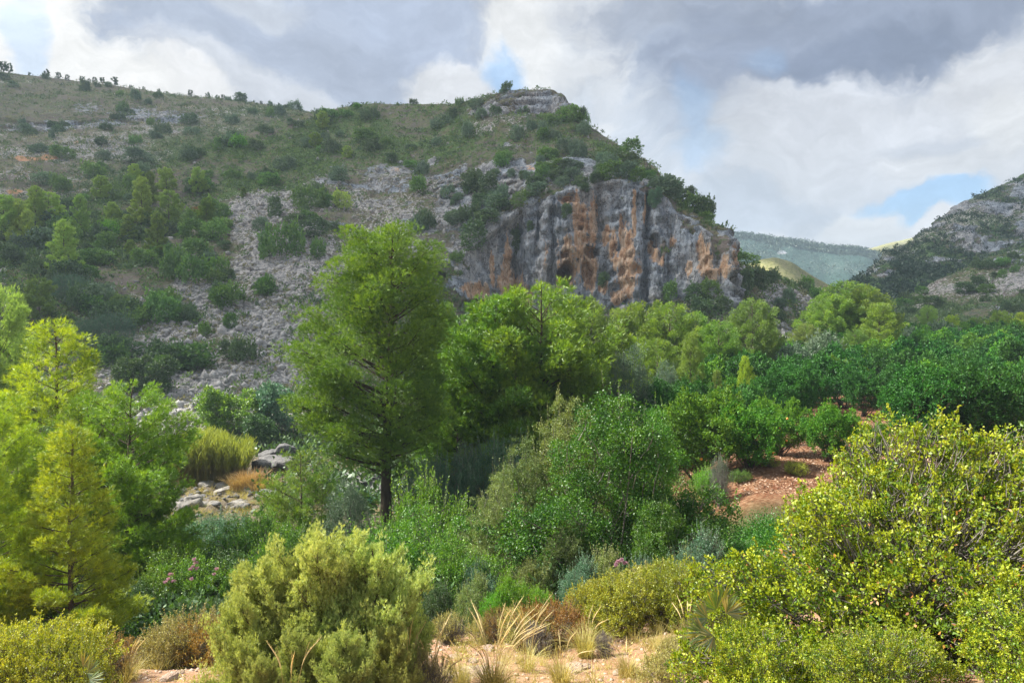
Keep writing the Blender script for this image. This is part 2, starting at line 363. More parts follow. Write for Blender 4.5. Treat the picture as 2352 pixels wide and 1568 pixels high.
def ground_mat():
    m = bpy.data.materials.new('ground'); m.use_nodes = True; k = N(m.node_tree)
    P = k.n('ShaderNodeNewGeometry').outputs['Position']
    A = lambda n: k.n('ShaderNodeAttribute', attribute_name=n).outputs['Fac']
    n1 = k.noise(P, .9, 6, .6)[0]; n2 = k.noise(P, 6, 6, .65)[0]; n3 = k.noise(P, 28, 4, .6)[0]
    near = k.ramp(n2, [(.3, (.36, .19, .10)), (.5, (.52, .31, .18)), (.62, (.60, .41, .28)), (.75, (.66, .54, .42))])
    near = k.mix(k.smooth(n3, .56, .66), near, (.52, .43, .34, 1))
    near = k.mix(k.smooth(n3, .42, .33), near, (.30, .15, .07, 1))
    near = k.mix(k.smooth(n1, .55, .68), near, (.40, .30, .14, 1))
    orch = k.ramp(n1, [(.35, (.20, .075, .035)), (.55, (.26, .12, .06)), (.7, (.28, .16, .10))])
    # leaf litter: thin pale fibres
    wv = k.n('ShaderNodeTexVoronoi', feature='F1', ins={'Vector': k.n('ShaderNodeMapping', ins={0: P, 2: (0, 0, .5), 3: (1, 2.2, 1)}).outputs[0], 'Scale': 9.0})
    lit = k.smooth(k.math('MULTIPLY', wv.outputs['Color'], 1.0), .58, .62)
    orch = k.mix(k.math('MULTIPLY', lit, k.smooth(n1, .3, .5)), orch, (.42, .26, .15, 1))
    orch = k.mix(k.smooth(n2, .52, .68), orch, (.13, .07, .035, 1))
    orch = k.mix(k.smooth(n3, .6, .7), orch, (.40, .29, .20, 1))
    riv = k.ramp(n2, [(.32, (.12, .10, .07)), (.55, (.22, .19, .15)), (.75, (.38, .36, .33))])
    riv = k.mix(k.smooth(n1, .46, .6), riv, (.22, .18, .09, 1))
    deep = k.ramp(n1, [(.3, (.05, .06, .02)), (.6, (.10, .10, .04)), (.8, (.16, .13, .07))])
    c_ = k.mix(A('near'), deep, near); c_ = k.mix(A('riv'), c_, riv); c_ = k.mix(A('orch'), c_, orch)
    h = k.math('ADD', n2, k.math('MULTIPLY', n3, .5))
    bp = k.n('ShaderNodeBump', ins={'Strength': .9, 'Distance': .06, 'Height': h}).outputs[0]
    c_ = k.mix(1.0, c_, (.62, .60, .60, 1), 'MULTIPLY')
    p = k.n('ShaderNodeBsdfPrincipled', ins={'Base Color': c_, 'Roughness': .95, 'Normal': bp}); p.inputs['Specular IOR Level'].default_value = .15
    k.n('ShaderNodeOutputMaterial', ins={0: p.outputs[0]}); return m
ground = link('ground', ground_me, ground_mat()); tagit(ground, kind='structure')

# ------------------------------------------------------------------ mountain sheets
def blob2(u, v, L):
    s = 0
    for b in L:
        cu, cv, ru, rv = b[:4]; st = b[4] if len(b) > 4 else 1.0
        s = np.maximum(s, st*np.exp(-(((u-cu)/ru)**2+((v-cv)/rv)**2)))
    return s

class Sheet: pass
def build_sheet(name, keys, du, dv, disp, attr, behind=((12, 3), (90, 45)), rows_min=4):
    us = sorted(keys); K = len(keys[us[0]])
    U = np.arange(us[0], us[-1]+du, du)
    kv = np.array([[p[0] for p in keys[u]] for u in us], float); kY = np.array([[p[1] for p in keys[u]] for u in us], float)
    V = np.stack([np.interp(U, us, kv[:, k]) for k in range(K)], 0); D = np.stack([np.interp(U, us, kY[:, k]) for k in range(K)], 0)
    ker = np.hanning(max(3, int(15/du)*2+1)); ker /= ker.sum(); h = len(ker)//2
    sm = lambda a: np.stack([np.convolve(np.pad(r, h, mode='edge'), ker, 'valid') for r in a])
    V = sm(V); D = sm(D)
    Z = CZ+(784-V)/F*D
    for dy, dz in behind:
        D = np.vstack([D, D[K-1]+dy]); Z = np.vstack([Z, Z[K-1]-dz])
    cols_t = (U-1176)/F
    nrow = [max(rows_min, int(np.abs(V[k+1]-V[k]).mean()/dv)) for k in range(K-1)]+[8]*len(behind)
    Dr, Zr, Sr = [], [], []
    for k, n in enumerate(nrow):
        t = (np.arange(n)/n)[:, None]
        Dr.append(D[k]*(1-t)+D[k+1]*t); Zr.append(Z[k]*(1-t)+Z[k+1]*t); Sr += list(k+t[:, 0])
    Dr.append(D[-1:]); Zr.append(Z[-1:]); Sr.append(len(nrow))
    Dm = np.vstack(Dr); Zm = np.vstack(Zr)
    k2 = np.array([1, 2, 3, 2, 1.])/9
    smr = lambda a: sum(w_*np.pad(a, ((2, 2), (0, 0)), mode='edge')[i:i+a.shape[0]] for i, w_ in enumerate(k2))
    Dm = smr(Dm); Zm = smr(Zm)
    P = np.stack([cols_t[None, :]*Dm, Dm, Zm], -1)
    def normals(P):
        a = np.gradient(P, axis=1); b = np.gradient(P, axis=0); n = norm(np.cross(a, b)); n[n[..., 1] > 0.6] *= 1
        return n
    n0 = normals(P)
    flip = np.where((n0[..., 2:] < 0), -1, 1); n0 = n0*flip
    Vm = 784-(Zm-CZ)*F/Dm
    Um = np.broadcast_to(U[None, :], Vm.shape)
    Sm = np.broadcast_to(np.array(Sr)[:, None], Vm.shape)
    P = P+disp(P, n0, Um, Vm, Sm)
    n1 = normals(P); n1 *= np.where(n1[..., 2:] < 0, -1, 1)
    at = attr(P, n0, Um, Vm, Sm)
    me = make_mesh(name, P.reshape(-1, 3), [grid_faces(*Vm.shape)], at, True)
    s = Sheet(); s.P = P; s.U = Um; s.V = 784-(P[..., 2]-CZ)*F/P[..., 1]; s.S = Sm; s.n = n1; s.me = me; s.K = K; s.Ucols = U; s.n0 = n0
    s.at = {k_: np.asarray(x).reshape(Vm.shape) for k_, x in at.items()}
    return s
def on_sheet(s, u, v):
    """surface point seen at photo direction (u, v)"""
    j = int(np.clip(round((u-s.Ucols[0])/(s.Ucols[1]-s.Ucols[0])), 0, len(s.Ucols)-1))
    front = s.S[:, j] <= s.K-1
    vv = np.where(front, s.V[:, j], 1e6); i = int(np.argmin(np.abs(vv-v)))
    return s.P[i, j]

# --- the cliff mountain
K2 = {
 -420: [(1130,45),(1060,49),(900,60),(800,70),(740,78),(690,86),(640,94),(600,102),(575,108),(555,113)],
 0: [(1120,46),(1050,50),(900,62),(800,73),(720,83),(660,92),(610,101),(575,108),(545,115),(520,122)],
 150: [(1110,47),(1040,52),(900,64),(780,78),(700,89),(630,100),(580,110),(540,118),(505,126),(470,134)],
 264: [(1100,48),(1030,54),(900,66),(780,80),(690,93),(610,106),(550,118),(500,130),(460,140),(422,150)],
 400: [(1090,50),(1020,57),(900,68),(770,84),(670,98),(590,112),(520,126),(460,140),(410,152),(369,165)],
 550: [(1080,52),(1010,59),(890,70),(770,84),(660,99),(580,112),(500,128),(430,145),(365,162),(312,178)],
 700: [(1080,54),(1000,61),(880,73),(760,87),(650,101),(560,115),(470,133),(390,152),(315,172),(258,190)],
 800: [(1070,56),(990,65),(870,76),(750,90),(645,103),(555,117),(465,134),(385,151),(305,171),(239,190)],
 870: [(1060,58),(980,68),(860,79),(740,92),(640,104),(550,118),(460,134),(380,150),(300,170),(233,190)],
 1000: [(1090,60),(900,78),(800,90),(705,102),(622,106),(525,117),(440,132),(370,147),(295,166),(234,182)],
 1060: [(1080,62),(890,81),(795,93),(712,104),(590,109),(500,119),(425,133),(355,148),(282,165),(232,178)],
 1110: [(1070,64),(880,84),(790,96),(718,106),(545,111),(475,120),(408,134),(338,149),(266,162),(220,172)],
 1200: [(1060,66),(870,86),(790,98),(722,108),(485,114),(430,122),(370,136),(310,149),(264,158),(205,162)],
 1255: [(1060,66),(870,86),(790,98),(720,107),(455,113),(410,120),(362,133),(310,145),(268,155),(207,160)],
 1290: [(1060,66),(870,86),(790,98),(717,107),(443,113),(402,119),(358,130),(312,142),(275,151),(215,156)],
 1306: [(1060,66),(870,86),(790,98),(717,107),(438,113),(400,119),(358,129),(314,140),(282,148),(240,154)],
 1350: [(1060,66),(870,86),(790,98),(720,106),(430,112),(398,118),(368,126),(340,134),(315,142),(288,149)],
 1430: [(1060,66),(870,85),(790,96),(720,104),(422,110),(404,114),(386,120),(370,126),(354,132),(338,138)],
 1500: [(1060,66),(870,84),(790,94),(712,101),(442,107),(430,110),(418,114),(406,118),(394,122),(382,126)],
 1540: [(1060,66),(865,83),(790,92),(702,100),(462,106),(456,108),(451,111),(446,114),(440,117),(434,120)],
 1548: [(1050,66),(862,83),(787,92),(696,99),(488,105),(482,107),(476,110),(470,112),(464,115),(458,118)],
 1612: [(1040,66),(860,82),(780,91),(690,97),(522,102),(517,103),(511,105),(505,107),(499,109),(492,111)],
 1642: [(1030,66),(860,80),(790,88),(690,95),(545,99),(541,100),(537,101),(533,103),(529,104),(524,106)],
 1654: [(1030,66),(860,80),(790,88),(695,94),(600,98),(592,99),(585,101),(578,102),(571,104),(565,105)],
 1676: [(1010,66),(860,79),(800,87),(745,94),(700,99),(676,103),(656,107),(640,110),(622,113),(608,116)],
 1800: [(1000,66),(860,79),(800,88),(756,96),(720,103),(700,108),(684,112),(669,116),(656,120),(644,124)],
 1880: [(970,68),(850,80),(800,90),(768,98),(744,105),(729,110),(714,115),(700,120),(685,125),(671,130)],
 1960: [(960,68),(840,82),(805,92),(782,100),(765,107),(755,112),(743,118),(731,124),(719,130),(706,136)],
 2100: [(860,76),(835,84),(815,92),(802,100),(793,107),(787,112),(780,118),(775,124),(770,130),(766,136)],
 2330: [(960,76),(930,84),(900,92),(880,100),(868,107),(858,112),(848,118),(838,124),(828,130),(820,136)]}
CAVES = [(1301, 634, 17, 27, 6.5), (1298, 592, 13, 8, 1.2), (1362, 586, 15, 12, 1.5), (1350, 630, 13, 24, 1.1), (1508, 556, 8, 12, 2.0), (1000, 640, 22, 14, 4.0), (1085, 712, 30, 20, 3.0), (1304, 466, 16, 6, 1.2), (1342, 530, 6, 5, .8)]
STAINS = [(1340,550,10,75),(1340,600,12,30),(1366,512,9,55),(1394,543,6,22),(1411,590,7,45),(1440,600,15,70),(1448,640,12,45),(1425,686,16,16),(1459,480,4,60),(1483,478,3,35),(1171,610,8,60),(1168,655,19,48),(1303,612,19,52),(1352,612,17,48),(1304,466,15,10),(1520,585,9,26),(1505,575,5,25),(1548,560,5,14),(1612,575,10,28),(1628,605,16,34),(1640,632,10,16),(1575,520,4,12),(1132,625,5,50),(1095,672,28,24),(1210,690,10,30),(1580,618,6,18),(1290,650,14,14),(1000,640,20,10),(1325,490,5,30),(1427,560,4,50),(1385,660,8,20),(1200,650,5,40,.7),(1255,600,4,50,.5),(1475,640,6,50,.5),(910,390,10,8,.8),(1225,395,8,10,.7),(700,650,5,5,.4),(1660,600,8,30,.6)]
def disp2(P, n, U, V, S):
    x, y, z = P[..., 0], P[..., 1], P[..., 2]
    cl = sstep(1-n[..., 2], .45, .75)*sstep(U, 980, 1060)
    amp = np.clip(y/60, .6, 3)
    edge = 1-.75*np.exp(-((S-9)/.6)**2)
    d = fbm(x*.045, y*.045, z*.06, 3)*2.2*amp*.5*(1-.6*cl)*edge
    d += fbm(x*.25, y*.25, z*.3, 3, ridged=True)*.55*edge
    scr = blob2(U, V, [(620,560,200,120),(560,800,240,220),(1000,430,400,110),(1200,240,120,50),(1850,740,100,70),(500,950,200,80)])
    sh = fbm(x*1.3, y*1.3, z*1.3, 3, ridged=True)*.30+fbm(x*4., y*4., z*4., 2)*.12
    d += sh*(.25+.75*np.maximum(scr, cl*.6))
    # ledges on the rocky upper slopes
    st = (z*.32+fbm(x*.05, y*.05, z*.02, 2)*1.5)
    led = (st-np.floor(st)); d2 = sstep(led, .15, .5)*1.6*blob2(U, V, [(1150,420,320,60),(1200,245,150,45),(650,520,150,60)])
    # cliff: buttresses, flutes, strata
    bt = -1.2+fbm(x*.13, y*.05, z*.03, 3)*4.4+fbm(x*.5, y*.3, z*.5, 4, ridged=True)*.9+fbm(x*1.3, y*1.3, z*.9, 3, ridged=True)*.5+fbm(x*3.2, y*3.2, z*2.6, 2)*.25+fbm(x*.45+fbm(x*.2, y*.1, z*.12, 2)*.8, y*.1, z*.05, 3, ridged=True)*1.0+fbm(x*1.4, y*.5, z*.3, 3)*.45
    zz = z*.42+fbm(x*.1, y*.1, z*.08, 3)*1.4; lz = zz-np.floor(zz); str_ = fbm(x*.12, y*.1, z*1.1+fbm(x*.15, y*.1, z*.1, 2), 3)*.55+(sstep(lz, 0, .25)-lz)*1.1*sstep(fbm(x*.2, y*.1, z*.1, 2), -.3, .3)
    dc = (bt+str_)*cl
    cave = 0
    uu = U+fbm(x*.5, y*.3, z*.5, 3)*9; vv = V+fbm(x*.5+9, y*.3, z*.5, 3)*9
    for cu, cv, ru, rv, dep in CAVES:
        q = ((uu-cu)/ru)**2+((vv-cv)/rv)**2
        cave = np.maximum(cave, dep*1.7*(1-sstep(q, .7, 1.15)))
    # vertical clefts
    for cu, v0, v1, wd, dep in [(1190, 500, 700, 7, 2.5), (1497, 440, 700, 9, 3.0), (1272, 470, 700, 6, 1.6), (1376, 430, 520, 5, 1.2), (1683, 540, 700, 5, 1.5), (1240, 430, 600, 5, 1.3), (1545, 500, 680, 5, 1.2)]:
        cave = cave+dep*np.exp(-((uu-cu+(vv-v0)*.03)/wd)**2)*sstep(vv, v0-15, v0+15)*(1-sstep(vv, v1-15, v1+15))*cl
    out = n*(d+dc*.55)[..., None]
    out[..., 1] += -dc*.6-d2+cave
    return out
def attr2(P, n, U, V, S):
    x, y, z = P[..., 0], P[..., 1], P[..., 2]
    nq = fbm(x*.3, y*.3, z*.3, 3); cl = sstep(1-n[..., 2]+nq*.25, .42, .7)*sstep(U, 960, 1040)
    nz = fbm(x*.12, y*.12, z*.12, 4)
    rk = blob2(U+nz*30, V+nz*25, [(1270,405,260,42,1.0),(1060,470,110,60,.8),(1480,415,60,25,.9),(1220,248,95,38),(1130,262,50,22),(1080,395,330,26,.6),(1150,540,150,110,.9),(1350,400,200,40,.8),(1600,500,90,30,.6),(960,560,90,80,.5),(860,425,150,18,.7),(760,520,110,14,.6),(930,470,90,12,.6),(1170,345,80,8,.5),(620,1050,40,30)])
    rock = np.clip(np.maximum(cl, rk)+nz*.5*(rk > .1), 0, 1)
    scree = blob2(U, V, [(600,500,120,45,1),(650,600,140,100,.95),(600,770,130,110,1),(520,900,150,90,1),(430,960,150,70,1),(640,880,90,90,1),(450,680,90,40,1),(380,800,90,70,.8),(300,860,90,60,.7),(1000,430,260,45,.5),(1800,720,90,70,.9),(300,750,110,70,.5),(1150,300,90,25,.35),(330,850,100,60,.5),(1600,680,120,60,.6),(900,500,160,60,.75)])
    nb = fbm(x*.35, y*.35, z*.35, 3)
    scree = np.clip(scree*1.25+nz*.9+nb*.5, 0, 1)*sstep(scree, .04, .22)
    un = U+fbm(x*.35, y*.2, z*.07, 3)*9; vn = V+fbm(x*.5, y*.2, z*.12, 3)*14
    stain = np.zeros_like(U)
    for s_ in STAINS:
        cu, cv, ru, rv = s_[:4]; k = s_[4] if len(s_) > 4 else 1
        stain = np.maximum(stain, k*np.exp(-.75*(((un-cu)/(ru*1.5))**2+((vn-cv)/(rv*1.2))**2)**1.3))
    green = blob2(U, V, [(900,300,380,80,.95),(1000,360,300,50,.7),(600,380,250,80,1),(250,560,250,110,1),(100,600,250,120,1),(1150,470,220,50,.5),(1400,370,180,40,.6),(400,600,120,60,.7),(1850,690,120,30,.5)])
    cavem = blob2(un, vn, [(1303,636,15,22),(1298,592,12,8),(1360,588,13,13),(1350,632,10,20),(1508,556,7,10)])
    return {'rock': np.maximum(rock, cavem), 'scree': scree, 'stain': stain*np.maximum(rock, .4), 'green': np.clip(green*.75+nz*1.3+nb*.4-.12, 0, 1), 'cliff': cl}
S2 = build_sheet('cliff_mountain', K2, 2.0, 2.0, disp2, attr2)

# --- the higher mountain behind on the left
K1 = {
 -700: [(660,118),(560,140),(460,165),(400,185),(340,205),(310,225),(285,235),(230,260),(160,290),(70,320)],
 0: [(660,118),(560,140),(460,160),(390,185),(330,215),(298,240),(262,248),(225,275),(195,300),(165,325)],
 100: [(640,118),(540,145),(450,168),(390,190),(340,215),(300,242),(270,250),(235,278),(205,302),(176,328)],
 270: [(560,130),(480,160),(420,182),(370,205),(330,228),(285,255),(262,262),(240,285),(218,308),(198,330)],
 430: [(500,150),(430,178),(380,200),(345,220),(315,240),(290,260),(272,268),(254,288),(238,308),(222,330)],
 520: [(480,160),(410,188),(365,208),(335,226),(310,245),(290,262),(278,272),(260,290),(245,310),(231,328)],
 650: [(420,180),(380,200),(350,216),(325,232),(303,248),(290,262),(280,274),(268,290),(257,306),(247,322)],
 720: [(400,190),(370,205),(345,220),(325,234),(310,248),(298,262),(288,274),(278,290),(269,305),(260,318)],
 900: [(400,200),(375,212),(358,225),(345,238),(335,250),(326,262),(318,274),(312,290),(306,305),(300,315)]}
def disp1(P, n, U, V, S):
    x, y, z = P[..., 0], P[..., 1], P[..., 2]
    edge = 1-.8*np.exp(-((S-9)/.8)**2)
    d = fbm(x*.03, y*.03, z*.03, 3)*4.0*edge+fbm(x*.2, y*.2, z*.2, 3, ridged=True)*.8*edge+fbm(x*.9, y*.9, z*.9, 3, ridged=True)*.35
    st = z*.25+fbm(x*.04, y*.04, z*.02, 2)*1.2; led = st-np.floor(st)
    out = n*d[..., None]; out[..., 1] -= sstep(led, .1, .6)*1.6*blob2(U, V, [(150,280,260,45),(430,275,120,30)])
    return out
def attr1(P, n, U, V, S):
    x, y, z = P[..., 0], P[..., 1], P[..., 2]; nz = fbm(x*.08, y*.08, z*.08, 4)
    un = U+nz*40; vn = V+nz*10
    rock = blob2(un, vn, [(130,283,90,14,.9),(40,285,60,14,.7),(230,285,70,14,.9),(310,262,60,16,.9),(420,278,70,14,.9),(370,270,60,12,.8),(200,250,50,12,.6)])
    scree = np.clip(blob2(U, V, [(150,340,260,60,.6),(100,420,200,60,.6),(350,300,150,40,.5),(500,270,140,20,.4)])+nz*.4, 0, 1)
    nb = fbm(x*.2, y*.2, z*.2, 3); scree = np.clip(scree+nz*.5+nb*.5, 0, 1)
    green = nz*.7+nb*.3+blob2(U, V, [(450,360,150,50,.9),(300,420,120,50,.8),(200,230,300,20,.35),(600,270,100,15,.6)]); green = np.clip(green, 0, 1)
    soil = blob2(un, vn, [(110,372,30,7),(60,375,30,6),(20,480,30,10),(30,440,20,8),(450,255,40,5,.5),(190,340,20,5,.6)])
    return {'rock': rock, 'scree': scree, 'stain': soil*0, 'green': green, 'cliff': rock*0, 'soil': soil}
S1 = build_sheet('left_mountain', K1, 2.5, 2.0, disp1, attr1)

# --- right mountain and its lower spur
K3 = {
 1900: [(870,184),(760,195),(745,205),(735,215),(725,222),(715,230),(705,236),(700,242),(695,248),(690,255)],
 1965: [(870,184),(755,196),(740,206),(722,216),(705,224),(690,232),(675,240),(662,248),(650,256),(640,262)],
 2010: [(870,184),(750,198),(728,208),(706,218),(686,226),(668,234),(648,242),(630,250),(615,258),(602,266)],
 2020: [(870,184),(750,198),(728,208),(704,218),(682,226),(662,234),(640,242),(618,250),(598,258),(578,268)],
 2080: [(870,184),(745,200),(718,212),(692,224),(668,234),(645,244),(622,254),(600,264),(580,274),(560,284)],
 2110: [(870,184),(742,200),(712,212),(685,224),(658,236),(632,246),(606,258),(582,268),(560,280),(538,290)],
 2200: [(870,184),(735,202),(700,216),(665,230),(630,244),(600,256),(568,268),(538,280),(508,292),(474,304)],
 2260: [(870,184),(730,204),(690,218),(652,232),(615,246),(580,260),(545,272),(512,284),(480,296),(445,310)],
 2352: [(870,184),(725,206),(680,222),(638,236),(595,250),(555,264),(515,276),(478,290),(440,302),(400,318)],
 2900: [(870,184),(700,200),(630,220),(560,240),(490,260),(420,280),(350,300),(290,315),(240,330),(190,345)]}
def disp3(P, n, U, V, S):
    x, y, z = P[..., 0], P[..., 1], P[..., 2]
    edge = 1-.7*np.exp(-((S-9)/.8)**2)
    d = fbm(x*.03, y*.03, z*.03, 3)*5.0*edge+fbm(x*.15, y*.15, z*.15, 3, ridged=True)*1.6*edge+fbm(x*.7, y*.7, z*.7, 3, ridged=True)*.5
    st = z*.11+fbm(x*.03, y*.03, z*.02, 2)*1.2+.4; led = st-np.floor(st)
    out = n*d[..., None]; out[..., 1] -= sstep(led, .1, .5)*4.5*blob2(U, V, [(2250,540,250,70),(2020,620,60,40)])
    return out
def attr3(P, n, U, V, S):
    x, y, z = P[..., 0], P[..., 1], P[..., 2]; nz = fbm(x*.05, y*.05, z*.05, 4)
    un = U+nz*60; vn = V+nz*30
    rock = np.clip(blob2(un, vn, [(2150,535,50,16,.9),(2220,500,60,22,.95),(2300,500,60,22,1),(2330,440,70,30,.9),(2240,560,90,16,.8),(2140,590,50,9,.8),(2060,610,30,8,.7),(2015,640,22,9,.9),(2360,540,60,30,.9)]), 0, 1)
    scree = np.clip(.25+nz*.5, 0, 1)
    green = np.clip(.8-rock, 0, 1)
    return {'rock': rock, 'scree': scree, 'stain': rock*0, 'green': green, 'cliff': rock*0}
S3 = build_sheet('right_mountain', K3, 2.5, 2.0, disp3, attr3)
K4 = {
 1950: [(880,112),(790,125),(780,132),(772,140),(764,147),(757,154),(750,160),(744,166),(738,172),(733,178)],
 2040: [(880,112),(785,125),(772,132),(758,140),(746,147),(735,154),(724,160),(713,166),(702,172),(692,178)],
 2150: [(880,112),(780,124),(760,133),(742,141),(725,148),(709,155),(694,161),(680,167),(666,173),(650,180)],
 2250: [(880,112),(775,122),(750,132),(728,140),(706,148),(686,156),(667,163),(648,169),(628,175),(610,182)],
 2352: [(880,112),(770,120),(742,130),(715,140),(690,148),(666,156),(643,164),(620,170),(598,176),(575,184)],
 2900: [(880,112),(760,112),(720,124),(680,134),(640,144),(600,154),(560,162),(525,170),(490,177),(460,186)]}
def disp4(P, n, U, V, S):
    x, y, z = P[..., 0], P[..., 1], P[..., 2]
    d = fbm(x*.05, y*.05, z*.05, 3)*2.5+fbm(x*.25, y*.25, z*.25, 3, ridged=True)*.7+fbm(x*1.0, y*1.0, z*1.0, 3, ridged=True)*.35
    return n*d[..., None]
def attr4(P, n, U, V, S):
    x, y, z = P[..., 0], P[..., 1], P[..., 2]; nz = fbm(x*.07, y*.07, z*.07, 4); 
    un = U+nz*40; vn = V+nz*20
    rock = blob2(un, vn, [(2320,605,70,18,.9),(2352,580,60,14,.9),(2290,700,50,4,.7)])
    scree = np.clip(blob2(un, vn, [(2230,660,160,22,.9),(2330,650,120,26,.9),(2120,695,60,10,.7),(2300,710,80,10,.6)])+nz*.3, 0, 1)
    return {'rock': rock, 'scree': scree, 'stain': rock*0, 'green': np.clip(.45-scree+nz*.8, 0, 1), 'cliff': rock*0}
S4 = build_sheet('right_spur', K4, 2.5, 2.0, disp4, attr4)

# --- far hills
def simple_keys(line, base_v, Y0, Y1):
    o = {}
    for u, v in line: o[u] = [(base_v+(v-base_v)*(k/9)**.9, Y0+(Y1-Y0)*(k/9)) for k in range(10)]
    return o
def dispf(a):
    def f(P, n, U, V, S):
        x, y, z = P[..., 0]*a, P[..., 1]*a, P[..., 2]*a
        return n*((fbm(x*.01, y*.01, z*.01, 4)*14+fbm(x*.06, y*.06, z*.06, 3, ridged=True)*1.8)/a*np.where(S > 8.5, .3, 1))[..., None]
    return f
def attrf(g):
    def f(P, n, U, V, S):
        z = np.zeros_like(U); nz = fbm(P[..., 0]*.02, P[..., 1]*.02, P[..., 2]*.02, 4)
        return {'rock': blob2(U+nz*20, V+nz*10, [(1795,580,16,6)]) if g > .9 else z, 'scree': np.clip(.15+nz*.3, 0, 1), 'stain': z, 'green': z+g, 'cliff': z}
    return f
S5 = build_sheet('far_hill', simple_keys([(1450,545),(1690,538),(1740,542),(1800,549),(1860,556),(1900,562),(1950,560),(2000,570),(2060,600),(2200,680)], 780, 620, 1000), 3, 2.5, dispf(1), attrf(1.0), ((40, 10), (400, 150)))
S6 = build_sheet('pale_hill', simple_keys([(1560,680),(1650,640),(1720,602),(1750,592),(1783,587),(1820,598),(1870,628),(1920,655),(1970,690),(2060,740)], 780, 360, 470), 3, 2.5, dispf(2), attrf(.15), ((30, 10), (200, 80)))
S7 = build_sheet('distant_ridge', simple_keys([(1850,620),(1940,590),(1990,568),(2050,552),(2090,543),(2200,520),(2300,505)], 780, 850, 1060), 4, 3, dispf(.8), attrf(.2), ((40, 10), (400, 150)))

